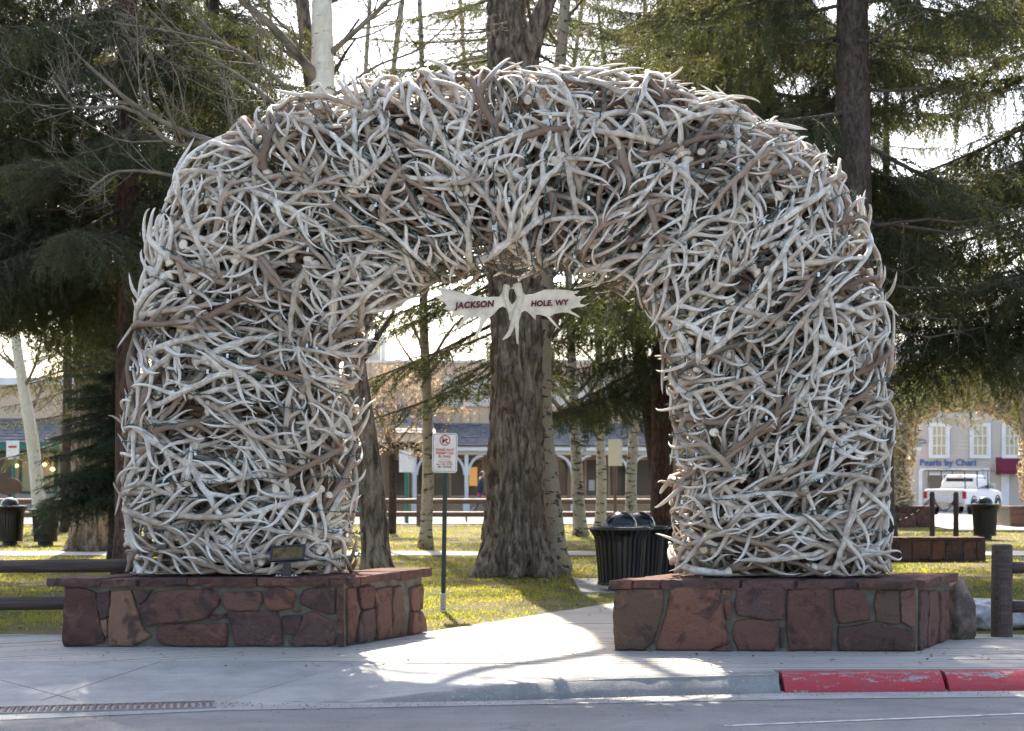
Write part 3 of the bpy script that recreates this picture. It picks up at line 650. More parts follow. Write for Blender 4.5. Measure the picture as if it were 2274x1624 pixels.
ZL = lambda p: (p[0]/2.977, p[1]/2.977+1078.7)                   # crops the stone outlines were read from
Z8 = lambda p: (p[0]/2.977+762.5, p[1]/2.977+1078.7)
ZR = lambda p: (p[0]/2.977+1511.5, p[1]/2.977+1078.7)
def on_line(px, A, B):      # parameter k where A+(B-A)k projects to px
    return ((px-CX)*A[1]-F*A[0])/(F*(B[0]-A[0])-(px-CX)*(B[1]-A[1]))
def face_poly(poly, A, B):
    L = math.hypot(B[0]-A[0], B[1]-A[1]); o = []
    for x, y in poly:
        k = on_line(x, A, B); Y = A[1]+(B[1]-A[1])*k; o.append((k*L, max(0.012, EYE-(y-HY)*Y/F)))
    return o
def frame(A, B):
    L = math.hypot(B[0]-A[0], B[1]-A[1]); U = ((B[0]-A[0])/L, (B[1]-A[1])/L); return (A, U, (U[1], -U[0]))
def base(name, label, FL, FR, BR, BL, fronts, sides, caps, sidecaps, cols, group='stone bases of the antler arch'):
    cx = (FL[0]+FR[0]+BR[0]+BL[0])/4; cy = (FL[1]+FR[1]+BR[1]+BL[1])/4
    root = thing(name, (cx, cy, 0), label, 'stone base', group)
    mb = MB(); mb.prism([(p[0]-cx, p[1]-cy) for p in inset_convex([FL,FR,BR,BL], 0.0)], 0.0, 0.575); mb.build('mortar_core', M_MORTAR, root)
    for p, q in zip(fronts, cols): stone_obj(face_poly(p, FL, FR), frame(FL, FR), root, col=q)
    for p in sides: stone_obj(face_poly(p, FR, BR), frame(FR, BR), root)
    ov = 0.06; U = frame(FL, FR)[1]; N = frame(FL, FR)[2]; D = ((BR[0]-FR[0])/1.0, (BR[1]-FR[1])/1.0); L = math.hypot(FR[0]-FL[0], FR[1]-FL[1])
    for (x0, x1, th, dz) in caps:
        k0, k1 = on_line(x0, FL, FR), on_line(x1, FL, FR)
        f = lambda k, d: (FL[0]+(FR[0]-FL[0])*k + D[0]*d, FL[1]+(FR[1]-FL[1])*k + D[1]*d)
        g = random.uniform(-.012, .02)
        slab_obj([f(k0,-0.05+g), f(k1,-0.05+g), f(k1,0.32), f(k0,0.32)], 0.63+dz-th, 0.63+dz, root)
    for (k0, k1, th, dz) in sidecaps:
        f = lambda k, d: (FR[0]+(BR[0]-FR[0])*k - U[0]*d, FR[1]+(BR[1]-FR[1])*k - U[1]*d)
        slab_obj([f(k0,-0.07), f(k1,-0.07), f(k1,0.45), f(k0,0.45)], 0.63+dz-th, 0.63+dz, root)
    f = lambda a, d: (FL[0]+(FR[0]-FL[0])*a + D[0]*d, FL[1]+(FR[1]-FL[1])*a + D[1]*d)
    for a0, a1 in ((0.0,0.24),(0.25,0.50),(0.51,0.78),(0.79,0.84)): slab_obj([f(a0,0.33), f(a1,0.33), f(a1,1.04), f(a0,1.04)], 0.58, 0.622, root)
    return root
FL, FR, BR = (-4.086,14.47), (-1.53,14.47), (-0.90,15.76); BL = (-3.43,15.76)
LF = [[(440,680),(520,672),(640,710),(648,830),(665,900),(695,1000),(690,1030),(560,1065),(430,1065),(418,1020),(430,900),(425,830)],
 [(645,715),(728,697),(728,860),(668,878),(648,780)], [(670,890),(715,882),(714,985),(705,1000),(682,950)],
 [(742,700),(868,692),(903,800),(933,900),(960,960),(1003,988),(958,1020),(880,1062),(728,1052),(722,960),(730,830)],
 [(888,692),(1008,690),(960,755),(925,785),(902,740)],
 [(1040,702),(1150,692),(1330,686),(1390,680),(1435,710),(1455,760),(1440,800),(1370,868),(1300,892),(1130,902),(1050,912),(985,928),(932,802),(975,765)],
 [(1482,712),(1610,702),(1728,700),(1732,760),(1716,820),(1600,824),(1492,814),(1477,760)], [(1382,872),(1400,857),(1485,850),(1490,870),(1400,887)],
 [(1052,932),(1140,917),(1300,913),(1505,907),(1505,1000),(1500,1060),(1300,1068),(1120,1068),(1077,1045),(1042,1010)],
 [(1507,838),(1560,830),(1700,838),(1838,832),(1858,920),(1872,1045),(1800,1060),(1600,1060),(1567,1052),(1537,960),(1517,880)],
 [(1757,677),(1850,671),(1948,707),(1943,800),(1840,820),(1772,815),(1750,760)],
 [(1987,770),(1990,722),(2010,692),(2100,672),(2213,672),(2214,843),(2180,848),(2080,818),(2002,788)], [(1872,862),(1992,857),(1986,920),(1962,985),(1902,975),(1874,920)],
 [(1908,1032),(1952,1003),(1993,922),(2013,852),(2060,828),(2200,892),(2218,1000),(2213,1042),(2170,1060),(1960,1058)], [(1925,822),(1960,815),(1990,820),(1960,832)],
 [(2230,682),(2268,677),(2272,895),(2232,890)], [(2235,902),(2272,900),(2272,985),(2240,982)], [(2240,994),(2272,990),(2272,1058),(2244,1056)]]
LF = [[ZL(p) for p in s] for s in LF]
LS = [[(14,690),(72,672),(80,880),(62,1040),(18,1050)], [(88,674),(185,664),(180,790),(112,820),(94,760)], [(78,1036),(92,900),(115,838),(182,812),(190,1000),(110,1034)],
 [(198,690),(308,664),(302,800),(308,1000),(205,1016)], [(322,672),(378,662),(386,800),(396,986),(318,1000)], [(428,682),(512,655),(514,815),(442,828)], [(436,842),(500,832),(526,880),(530,968),(424,982)]]
LS = [[Z8(p) for p in s] for s in LS]
c2 = lambda a, b: (a/2.977, b/2.977)
base('stone_base', 'left red stone base with a plaque stand on its ledge', FL, FR, BR, BL, LF, LS,
 [(*c2(340,690),.075,0.0),(*c2(697,925),.065,-.012),(*c2(948,1258),.07,-.004),(*c2(1264,1330),.06,0),(*c2(1340,1722),.075,.002),(*c2(1730,2008),.075,.004),(*c2(2015,2190),.065,.006),(*c2(2196,2275),.07,.004)],
 [(0.02,0.10,.07,-.004),(0.11,0.24,.075,.002),(0.25,0.62,.07,.008),(0.63,1.06,.085,.012)], 'mbttprlbrpudbpurlm')
FL2, FR2, BR2 = (0.918,14.17), (3.60,14.10), (4.17,15.12); BL2 = (1.50,15.2)
RF = [[Z8(p) for p in s] for s in [[(1797,692),(1900,682),(2108,687),(2120,760),(2098,850),(2068,960),(2050,1030),(1990,1083),(1802,1085),(1788,960),(1790,800)]]] + [[ZR(p) for p in s] for s in
 [[(-68,692),(-30,672),(120,677),(253,682),(262,760),(288,880),(308,1000),(312,1020),(250,1055),(190,1088),(-160,1093),(-155,1040),(-125,950),(-95,850),(-78,760)],
 [(205,1090),(262,1066),(318,1042),(328,1085),(280,1093)], [(272,692),(325,692),(328,718),(280,722)], [(292,742),(325,747),(326,873),(306,883),(297,820)],
 [(372,682),(480,667),(678,674),(688,760),(686,885),(560,885),(470,866),(372,852),(358,780)], [(362,894),(470,880),(560,900),(643,908),(643,960),(620,1085),(382,1085),(354,1020),(345,960)], [(657,942),(680,947),(675,1060),(657,1070)],
 [(710,692),(840,682),(968,682),(983,780),(1000,920),(1000,1010),(985,1085),(722,1095),(704,1000),(704,800)],
 [(1010,692),(1100,682),(1178,692),(1213,750),(1250,850),(1246,880),(1130,902),(1044,906),(1020,800)], [(1044,930),(1150,928),(1280,902),(1400,935),(1538,960),(1536,1100),(1350,1103),(1044,1095),(1036,1010)],
 [(1292,702),(1400,684),(1433,692),(1438,800),(1446,905),(1400,920),(1292,885),(1279,780)], [(1452,702),(1500,684),(1540,692),(1545,800),(1545,920),(1528,940),(1458,895)]]]
RS = [[ZR(p) for p in s] for s in [[(1572,705),(1618,695),(1610,900),(1602,1085),(1566,1092)], [(1630,697),(1688,695),(1698,850),(1690,1058),(1618,1075)], [(1700,705),(1748,695),(1756,900),(1745,1030),(1702,1048)]]]
c8 = lambda a, b: (a/2.977+762.5, b/2.977+762.5); cR = lambda a, b: (a/2.977+1511.5, b/2.977+1511.5)
base('stone_base', 'right red stone base beside the boardwalk opening and litter bins', FL2, FR2, BR2, BL2, RF, RS,
 [(*c8(1780,1922),.075,0),(*c8(1930,2103),.075,.004),(*cR(-118,396),.08,.002),(*cR(420,756),.075,0),(*cR(790,1184),.07,0),(*cR(1194,1556),.07,-.002)], [(0.02,0.5,.08,0.0),(0.51,1.05,.085,.004)], 'ouruuprmrrdol')

# boulders
def boulder(name, label, c, size, mat, seed, rz=0, cat='boulder', sink=0.25):
    bm = bmesh.new(); bmesh.ops.create_icosphere(bm, subdivisions=4, radius=1.0)
    for v in bm.verts:
        p = v.co.copy(); d = 0.30*mnoise.noise(p*1.3+Vector((seed,0,0))) + 0.12*mnoise.noise(p*3.1+Vector((0,seed,0))) + 0.05*mnoise.noise(Vector((p.x*9, p.y*9, p.z*2.5))+Vector((seed,seed,0)))
        p *= 1+d; p.x = math.copysign(abs(p.x)**0.8, p.x); p.z = math.copysign(abs(p.z)**0.8, p.z)
        v.co = Vector((p.x*size[0], p.y*size[1], p.z*size[2]))
    me = bpy.data.meshes.new(name); bm.to_mesh(me); bm.free(); me.materials.append(mat)
    for p in me.polygons: p.use_smooth = True
    o = link(name, me); o.location = (c[0], c[1], size[2]*(1-sink)); o.rotation_euler = (0,0,rz); return tag(o, label, cat)
boulder('boulder', 'tall weathered boulder leaning against the right stone base', (4.28,15.28), (0.15,0.22,0.33), M_ROCK2, 3, 0.2)
boulder('boulder', 'low pale grey boulder behind the log fence at right', (5.05,16.5), (0.85,0.35,0.17), M_ROCK, 9, 0.1, sink=0.35)
boulder('boulder', 'small flat pale rock on the grass left of the left base', (-4.0,16.4), (0.22,0.2,0.05), M_ROCK, 14, sink=0.5)

# plaque stand
ps = thing('plaque_stand', PX(637,1281,14.455), 'dark framed bronze plaque on a short post on the left base', 'plaque')
m = MB(); m.box((-0.10,-0.05,0.0),(0.10,0.06,0.012)); m.build('foot_plate', M_DSTEEL, ps)
m = MB(); m.box((-0.035,-0.02,0.01),(0.035,0.02,0.17)); m.build('post', M_BLACK, ps)
Mx = Matrix.Translation((0.01,-0.01,0.215)) @ Matrix.Rotation(math.radians(-38),4,'X') @ Matrix.Rotation(math.radians(-6),4,'Z')
m = MB()
for lo, hi in (((-0.16,-0.012,-0.085),(0.16,0.012,-0.066)),((-0.16,-0.012,0.066),(0.16,0.012,0.085)),((-0.16,-0.012,-0.066),(-0.141,0.012,0.066)),((0.141,-0.012,-0.066),(0.16,0.012,0.066))): m.box(lo, hi, M=Mx)
m.build('frame', M_BLACK, ps)
m = MB(); m.box((-0.1405,-0.006,-0.0655),(0.1405,0.006,0.0655), M=Mx); m.build('plaque', M_BRONZE, ps)
for bx in (-0.085,-0.055,0.055,0.085):
    m = MB(); m.lathe([(0.0,0.022),(0.006,0.02),(0.008,0.012)], (bx,-0.035,0), 8); m.build('bolt', M_TAG, ps)

# ------------------------------------------------------------------ lettering
def text_obj(name, s, size, M, mat, parent, bold=0.0, shear=0.0, extr=0.002, align='CENTER', space=1.0):
    cu = bpy.data.curves.new(name, 'FONT'); cu.body = s; cu.size = size; cu.extrude = extr; cu.offset = bold; cu.shear = shear
    cu.align_x = align; cu.align_y = 'CENTER'; cu.space_character = space
    tmp = bpy.data.objects.new('tmp', cu); COL.objects.link(tmp); dg = bpy.context.evaluated_depsgraph_get()
    me = bpy.data.meshes.new_from_object(tmp.evaluated_get(dg)); bpy.data.objects.remove(tmp); bpy.data.curves.remove(cu)
    me.materials.clear(); me.materials.append(mat); me.transform(M); me.name = name; return link(name, me, parent)
FACE = Matrix.Rotation(PI/2, 4, 'X')           # text in XZ plane facing -Y

# moose antler sign hanging under the crown
HY0 = 15.0
def hp(x, y): return ((x-1140)*HY0/F, -(y-640)*HY0/F)      # crop -> metres about its top centre
Z2 = lambda p: (p[0]/ (2274/700*1.7049) + 1600/1.7049, p[1]/(2274/700*1.7049) + 1000/1.7049)
hs = thing('hanging_antler_sign', PX(1140,640,HY0), 'pair of moose antler palms lettered JACKSON HOLE, WY hanging under the arch', 'sign')
PALL = [(1010,265),(1045,275),(1085,290),(1060,330),(1052,390),(1060,440),(1090,490),(1108,530),(1100,620),(1085,690),(1065,680),(1060,610),(1030,540),(985,520),(940,540),(880,610),(820,660),(770,700),(735,780),(700,850),(650,915),(600,945),(650,880),(690,790),(710,710),(705,655),(640,650),(560,670),(510,710),(470,770),(415,825),(440,770),(490,700),(515,640),(430,625),(380,650),(340,690),(375,635),(370,590),(330,580),(265,560),(300,520),(270,480),(205,440),(130,415),(190,408),(240,390),(225,345),(170,310),(125,275),(220,310),(330,325),(480,360),(640,400),(800,412),(940,405),(980,350)]
PALR = [(1090,300),(1130,265),(1180,240),(1190,270),(1215,320),(1260,385),(1330,385),(1420,355),(1500,325),(1640,322),(1780,335),(1860,352),(1920,345),(1890,375),(1850,385),(1890,420),(1950,420),(2010,410),(1960,440),(1925,470),(1935,510),(1990,520),(2020,510),(1970,540),(1880,545),(1810,570),(1830,600),(1890,635),(1930,668),(1860,640),(1780,605),(1700,605),(1610,620),(1560,650),(1590,690),(1640,750),(1680,805),(1620,760),(1570,705),(1520,650),(1440,625),(1390,630),(1388,685),(1340,640),(1290,590),(1250,575),(1215,600),(1190,680),(1175,760),(1180,850),(1178,990),(1158,960),(1145,840),(1130,730),(1115,800),(1080,880),(1030,920),(985,935),(1040,860),(1085,780),(1090,640),(1080,560),(1105,500),(1150,450),(1165,400),(1150,340),(1120,305)]
def palm(poly, name, label, yoff):
    pts = [hp(*Z2(p)) for p in poly]; cu = bpy.data.curves.new('tmp', 'CURVE'); cu.dimensions = '2D'; cu.fill_mode = 'BOTH'; cu.extrude = 0.004; cu.bevel_depth = 0.010; cu.bevel_resolution = 2; cu.offset = -0.008
    sp = cu.splines.new('POLY'); sp.points.add(len(pts)-1); sp.use_cyclic_u = True
    for q, (x, z) in zip(sp.points, pts): q.co = (x, z, 0, 1)
    tmp = bpy.data.objects.new('tmp', cu); COL.objects.link(tmp); dg = bpy.context.evaluated_depsgraph_get(); me = bpy.data.meshes.new_from_object(tmp.evaluated_get(dg)); bpy.data.objects.remove(tmp)
    me.transform(FACE); bm = bmesh.new(); bm.from_mesh(me); bmesh.ops.remove_doubles(bm, verts=bm.verts[:], dist=0.0004)
    for k in range(-15, 16): bmesh.ops.bisect_plane(bm, geom=bm.verts[:]+bm.edges[:]+bm.faces[:], plane_co=(k*0.05+0.011, 0, 0), plane_no=(1,0,0))
    for v in bm.verts: v.co.y += yoff - 0.16*abs(v.co.x)**1.3
    bmesh.ops.recalc_face_normals(bm, faces=bm.faces[:]); me = bpy.data.meshes.new(name); bm.to_mesh(me); bm.free(); me.materials.append(M_PALM)
    o = link(name, me, hs); return tag(o, label)
palm(PALL, 'palm', 'left palm lettered JACKSON', 0.012); palm(PALR, 'palm', 'right palm lettered HOLE, WY', -0.012)
tx, tz = hp(*Z2((640,512))); o = text_obj('lettering', 'JACKSON', 0.080, FACE, M_DRED, hs, bold=0.0035, shear=0.18, space=1.08); o.location = (tx, -0.010-0.16*abs(tx)**1.3-0.012, tz); o.rotation_euler = (0, math.radians(-4.0), math.radians(11))
tx, tz = hp(*Z2((1555,495))); o = text_obj('lettering', 'HOLE, WY', 0.072, FACE, M_DRED, hs, bold=0.003, shear=0.12, space=1.06); o.location = (tx, -0.034-0.16*abs(tx)**1.3-0.012, tz); o.rotation_euler = (0, math.radians(-1.0), math.radians(-11))
for pl_, rr_ in (([(1040,262),(1022,330),(1030,430),(1062,520),(1085,620),(1080,690)],.026), ([(1160,245),(1180,330),(1205,420),(1180,520),(1140,610),(1115,720),(1080,830),(1035,890),(985,935)],.034), ([(1170,560),(1155,680),(1160,800),(1168,985)],.026)):
    m = MB(); P = spl([(hp(*Z2(q))[0], -0.022, hp(*Z2(q))[1]) for q in pl_], 14); m.tube(P, np.r_[rr_*1.25, np.linspace(rr_*1.2, rr_*0.8, 8), np.linspace(rr_*0.7, 0.006, 5)], 9); m.build('beam', M_PALM, hs, smooth=True)
m = MB(); m.tube([(-0.03,0,0.0),(-0.015,0,0.12),(-0.02,0,0.25)], 0.006, 5); m.tube([(0.05,0,0.02),(0.02,0,0.13),(-0.02,0,0.25)], 0.006, 5); m.build('hanging_wire', M_DSTEEL, hs)

# ------------------------------------------------------------------ no-dogs sign
sg = thing('park_sign', G(984,1356), 'white DOGS NOT PERMITTED IN PARK sign on a green perforated post', 'sign')
SY = sg.location.y
def sgp(x, y): p = PX(x, y, SY); return (p.x-sg.location.x, p.z)
m = MB(); top = sgp(990,970); pst = Matrix.Rotation(math.atan2(top[0], top[1]), 4, 'Y'); m.box((-0.025,-0.02,0.0),(0.025,0.02,top[1]-0.02), M=pst); post = m.build('post', M_GPOST, sg)
m = MB(); m.box((-0.031,-0.027,0.0),(0.031,0.027,0.20), M=pst); sl = m.build('sleeve', M_GALV, sg)
for par, z0, z1, yy in ((post, 0.22, 1.56, -0.0215), (sl, 0.02, 0.19, -0.0285)):
    z = z0; m = MB()
    while z < z1:
        c = np.array([0,yy,z]); a = np.linspace(0, 2*PI, 8, endpoint=False); V = np.stack([0.008*np.cos(a), 0*a+yy, z+0.008*np.sin(a)], 1) @ np.array(pst.to_3x3()).T
        m.add(V, T=[[0,i+1,i] for i in range(1,7)]); z += 0.0365
    tag(m.build('holes', M_INKB, par), kind='stuff')
cxs, czs = sgp(988,1006); SW, SH = 0.146, 0.229
def rrect(hw_, hh, r, n=6):
    o = []
    for cx_, cz_, a0 in ((hw_-r,hh-r,0),(-hw_+r,hh-r,PI/2),(-hw_+r,-hh+r,PI),(hw_-r,-hh+r,1.5*PI)):
        for k in range(n+1): a = a0+PI/2*k/n; o.append((cx_+r*math.cos(a), cz_+r*math.sin(a)))
    return np.array(o)
def plate(mb, poly, y0, y1):
    n = len(poly); V = np.concatenate([np.c_[poly[:,0], np.full(n,y0), poly[:,1]], np.c_[poly[:,0], np.full(n,y1), poly[:,1]]])
    mb.add(V, Q=[[i,(i+1)%n,n+(i+1)%n,n+i] for i in range(n)], T=[[0,i,i+1] for i in range(1,n-1)]+[[n,n+i+1,n+i] for i in range(1,n-1)])
def ringplate(mb, po, pi_, y):
    n = len(po); V = np.concatenate([np.c_[po[:,0], np.full(n,y), po[:,1]], np.c_[pi_[:,0], np.full(n,y), pi_[:,1]]]); mb.add(V, Q=[[i,(i+1)%n,n+(i+1)%n,n+i] for i in range(n)])
pe = bpy.data.objects.new('plate', None)
m = MB(); plate(m, rrect(SW,SH,0.035), -0.003, 0.0); plt_ = m.build('plate', M_SIGN, sg); plt_.location = (cxs,-0.032,czs); plt_.rotation_euler = (0, math.radians(1.0), 0)
m = MB(); ringplate(m, rrect(SW-0.012,SH-0.012,0.026), rrect(SW-0.016,SH-0.016,0.023), -0.0045); m.build('border', M_INKB, plt_)
cz0 = SH-0.085; a = np.linspace(0, 2*PI, 40, endpoint=False)
m = MB(); po = np.c_[0.062*np.cos(a), cz0+0.062*np.sin(a)]; pi2 = np.c_[0.051*np.cos(a), cz0+0.051*np.sin(a)]; ringplate(m, po, pi2, -0.006)
m.add([(-0.043,-0.0065,cz0+0.034),(-0.034,-0.0065,cz0+0.043),(0.043,-0.0065,cz0-0.034),(0.034,-0.0065,cz0-0.043)], Q=[[0,1,2,3]]); m.build('prohibition_ring', M_INKR, plt_)
dog = np.array([(-36,8),(-30,14),(-24,6),(0,6),(8,14),(14,26),(20,18),(34,14),(34,8),(22,6),(18,-4),(18,-34),(11,-34),(10,-14),(-14,-12),(-18,-34),(-26,-34),(-25,-10),(-30,-2)])*0.00105
bm = bmesh.new(); f = bm.faces.new([bm.verts.new((x, -0.0055, cz0+z)) for x, z in dog]); bmesh.ops.triangulate(bm, faces=[f]); me = bpy.data.meshes.new('dog_symbol'); bm.to_mesh(me); bm.free(); me.materials.append(M_INKB); link('dog_symbol', me, plt_)
for s, z, sz, mt, bo in (('DOGS NOT', 0.032, 0.040, M_INKR, .0008),('PERMITTED', -0.006, 0.040, M_INKR, .0008),('IN PARK', -0.044, 0.040, M_INKR, .0008),('VIOLATORS', -0.105, 0.029, M_INKR, .0003),('MAY BE CITED', -0.134, 0.029, M_INKR, .0003),('MC 7.05.020J', -0.163, 0.028, M_INKB, .0003)):
    o = text_obj('lettering', s, sz, FACE, mt, plt_, bold=bo, extr=0.0006); o.location = (0,-0.0055,z)
m = MB(); m.box((-0.055,-0.0055,-0.075),(0.055,-0.0045,-0.072)); m.build('rule', M_INKR, plt_)
for z in (SH-0.018, -SH+0.03): m = MB(); m.lathe([(0,0.004),(0.006,0.003),(0.007,0)], (0,0,0), 8); o = m.build('bolt', M_GALV, plt_); o.rotation_euler = (PI/2,0,0); o.location = (0,-0.004,z)

# ------------------------------------------------------------------ log fences
def logtube(mb, a, b, r, sides=14, n=14, seed=0):
    a = np.array(a); b = np.array(b); s = np.linspace(0,1,n)[:,None]; P = a+(b-a)*s
    for i in range(n): P[i] += np.array([0, mnoise.noise((i*.4,seed,1)), mnoise.noise((i*.4,seed,5))])*r*0.12
    mb.tube(P, [r*(1+0.08*mnoise.noise((i*.5,seed,9))) for i in range(n)], sides)
f1 = thing('log_fence', (-5.2,15.7,0), 'dark log rail fence running left from the left stone base', 'fence', 'log fences beside the arch')
for za, zb, x1 in ((0.64,0.675,-3.62),(0.29,0.30,-3.9)):
    m = MB(); logtube(m, (-2.9,0,za), (x1+5.2,0,zb), 0.066, seed=za); m.build('rail', M_LOG, f1, smooth=True)
m = MB(); m.tube([(-1.9,0.0,0),(-1.9,0.0,0.92)], 0.10, 14); m.build('post', M_LOG, f1)
f2 = thing('log_fence', (G(2222,1413).x, 15.4, 0), 'dark log post and rails at the right edge', 'fence', 'log fences beside the arch')
m = MB(); m.tube([(0,0,-0.02),(0,0,0.45),(0.003,0,0.80),(0.003,0,0.885),(0.003,0,0.895)], [0.103,0.101,0.099,0.097,0.085], 20); m.build('post', M_LOG, f2)
for z in (0.67, 0.29): m = MB(); logtube(m, (0.06,0,z), (2.9,0.1,z-0.01), 0.06, seed=z); m.build('rail', M_LOG, f2, smooth=True)
# far rail fence along the street
f3 = thing('rail_fence', (0,49,0), 'long brown rail fence along the far side of the lawn', 'fence')
px_ = [-26,-21.5,-17,-12.4,-7.6,-2.83,2.0,6.8,11.6]
for x in px_: m = MB(); m.tube([(x,0,-0.02),(x,0,0.95)], 0.13, 10); m.build('post', M_RAIL, f3)
for i in range(len(px_)-1):
    for z in (0.76, 0.36): m = MB(); m.tube([(px_[i]+0.02,-0.02,z),(px_[i+1]-0.02,-0.02,z)], 0.085, 8); m.build('rail', M_RAIL, f3)

# ------------------------------------------------------------------ litter bins
def bin_(x, Y, label, dome=True, slats=True, sc_=1.0, n=30, hk=1.0, group='black slatted litter bins'):
    r = thing('litter_bin', (x, Y, 0), label, 'litter bin', group)
    R0, R1, H = 0.27*sc_, 0.315*sc_, 0.86*sc_*hk
    m = MB(); m.lathe([(0.0,0.0),(0.17,0.0),(0.17,0.06),(0.155,0.075)], (0,0,0), 20); m.build('pedestal', M_BLACK, r)
    m = MB(); m.lathe([(0.0,0.10),(R0-0.03,0.10),(R1-0.035,H*0.88),(R1-0.04,H*0.9)], (0,0,0), 24); m.build('liner', M_LINER, r, smooth=False)
    prof = [(R0,0.08),(R0+0.01,0.25*sc_),(R1-0.005,H*0.80),(R1+0.015,H*0.88),(R1+0.06,H*0.955),(R1+0.085,H)]
    def slat(mb, a):
        wd = 0.019*sc_; V = []
        for rr, z in prof:
            for off in (-wd, wd):
                for d in (0, -0.008): V.append((math.cos(a)*(rr+d)-math.sin(a)*off, math.sin(a)*(rr+d)+math.cos(a)*off, z))
        Q = []
        for k in range(len(prof)-1):
            b = 4*k; Q += [[b,b+2,b+6,b+4],[b+1,b+5,b+7,b+3],[b,b+4,b+5,b+1],[b+2,b+3,b+7,b+6]]
        mb.add(V, Q)
    if slats:
        m = MB(); slat(m, 0); s0 = m.build('slat', M_BLACK, r)
        for k in range(1, n): c = s0.copy(); COL.objects.link(c); c.parent = r; c.rotation_euler = (0,0,2*PI*k/n)
    else:
        m = MB()
        for k in range(n): slat(m, 2*PI*k/n)
        tag(m.build('slats', M_BLACK, r), kind='stuff')
    for rr, z, th in ((R1+0.088,H,0.014),(R0+0.004,0.11,0.02)):
        m = MB(); m.lathe([(rr-th,z-th),(rr+th*0.5,z-th),(rr+th*0.5,z+th*0.5),(rr-th,z+th*0.5),(rr-th,z-th)], (0,0,0), 32); m.build('ring', M_BLACK, r)
    m = MB(); m.lathe([(R1-0.02,H*0.90),(R1+0.055,H+0.012),(R1+0.05,H+0.02),(0.22*sc_,H+0.024)], (0,0,0), 32); m.build('collar', M_BLACK, r, smooth=False)
    if dome:
        pr = [(0.205*sc_*math.cos(a), H+0.022+0.185*sc_*math.sin(a)) for a in np.linspace(0, PI/2, 12)]; m = MB(); m.lathe(pr, (0,0,0), 32); d = m.build('dome_lid', M_DOME, r, smooth=True)
        m = MB(); a = np.linspace(-0.62, 0.62, 9); V = []
        for k in a: V += [(0.209*sc_*math.sin(k), -0.209*sc_*math.cos(k), H+0.05), (0.175*sc_*math.sin(k*.9), -0.175*sc_*math.cos(k*.9), H+0.125)]
        m.add(V, Q=[[2*i,2*i+2,2*i+3,2*i+1] for i in range(8)]); m.build('opening_flap', M_LINER, d)
    return r
Yb = GY(1312); x_ = lambda px, Y: (px-CX)*Y/F
bin_(x_(1378,Yb), Yb, 'front black slatted bin with dome lid left of the right stone base', sc_=1.12, hk=0.88)
bin_(x_(1420,Yb+0.75), Yb+0.75, 'black slatted bin with dome lid just behind the front bin', sc_=1.1, hk=0.88)
bin_(x_(1462,Yb+1.5), Yb+1.5, 'open black slatted bin half hidden behind the right antler leg', dome=False, sc_=1.1, hk=0.88)
m = MB(); m.box((-0.5,-0.4,-0.02),(1.1,2.4,0.012)); o = m.build('bin_pad', M_CONC); o.location = (x_(1378,Yb)-0.05, Yb, 0); tag(o, kind='structure')
bin_(x_(22,35.6), 35.6, 'black slatted bin with dome lid at the far left edge', slats=False)
bin_(x_(101,35.4), 35.4, 'open black slatted bin by the slanting pale aspen', dome=False, slats=False, sc_=0.92)
bin_(x_(2187,38.8), 38.8, 'black slatted bin with dome lid before the far arch', slats=False, sc_=0.98)

# ------------------------------------------------------------------ far arch, chain posts, low wall
fa = thing('antler_arch', (x_(2142,48.5), 48.5, -0.05), 'smaller looking far antler arch seen beyond the right leg', 'arch')
o = link('antler_mass', mass.data, fa); o.material_slots[0].link = 'OBJECT'; o.material_slots[0].material = plain('sunlit_tan_bone', (0.62, 0.47, 0.27), 0.7, var=0.3, scale=7); o.rotation_euler = (0,0,PI); o.location = (0.03, 14.95, -0.02); tag(o, kind='stuff')  # golden tint: sunlight on the far arch put into its bone colour
def far_base(x0, x1, label):
    r = thing('stone_base', ((x0+x1)/2, 48.5, -0.1), label, 'stone base', 'stone bases of the far arch'); hw_ = (x1-x0)/2
    m = MB(); m.box((-hw_,-0.65,0),(hw_,0.65,0.66)); m.build('mortar_core', M_MORTAR, r)
    x = -hw_; 
    while x < hw_-0.15:
        wd = random.uniform(0.4,0.62); e_ = min(x+wd, hw_)
        zc = random.uniform(0.28,0.42)
        for z0, z1 in ((0.01,zc),(zc+0.03,0.62)): stone_obj([(x+.02,z0),(e_-.02,z0),(e_-.02,z1),(x+.02,z1)], ((r.location.x,r.location.y-0.65),(1,0),(0,-1)), r, h=0.03).location.z -= -0.1+0.1
        x = e_
    m = MB(); m.box((-hw_-0.06,-0.72,0.66),(hw_+0.06,0.72,0.72)); tint(m.build('capstone', M_STONE, r))
far_base(x_(1945,48.5), x_(2062,48.5), 'left stone base of the far antler arch'); far_base(x_(2228,48.5), x_(2360,48.5), 'right stone base of the far antler arch')
o = copy_tree(hs); o['label'] = 'moose antler palms hanging under the far arch, seen from behind'; o.location = (x_(2140,48.5), 48.5, 3.35); o.rotation_euler = (0,0,PI)
for c in list(o.children):
    if c.name.startswith('lettering'): bpy.data.objects.remove(c)
lw = thing('low_stone_wall', (x_(2090,29), 29.0, 0), 'low red stone wall on the lawn right of the arch', 'wall'); a0, a1 = x_(1960,29)-lw.location.x, x_(2188,29)-lw.location.x
m = MB(); m.box((a0,-0.02,0),(a1,0.38,0.38)); m.build('mortar_core', M_MORTAR, lw)
x = a0
while x < a1-0.1:
    wd = random.uniform(0.22,0.36); e_ = min(x+wd, a1); stone_obj([(x+.012,0.02),(e_-.012,0.01),(e_-.015,0.35),((x+e_)/2,0.37),(x+.015,0.34)], ((lw.location.x,29.0-0.02),(1,0),(0,-1)), lw, h=0.03); x = e_
x = a0
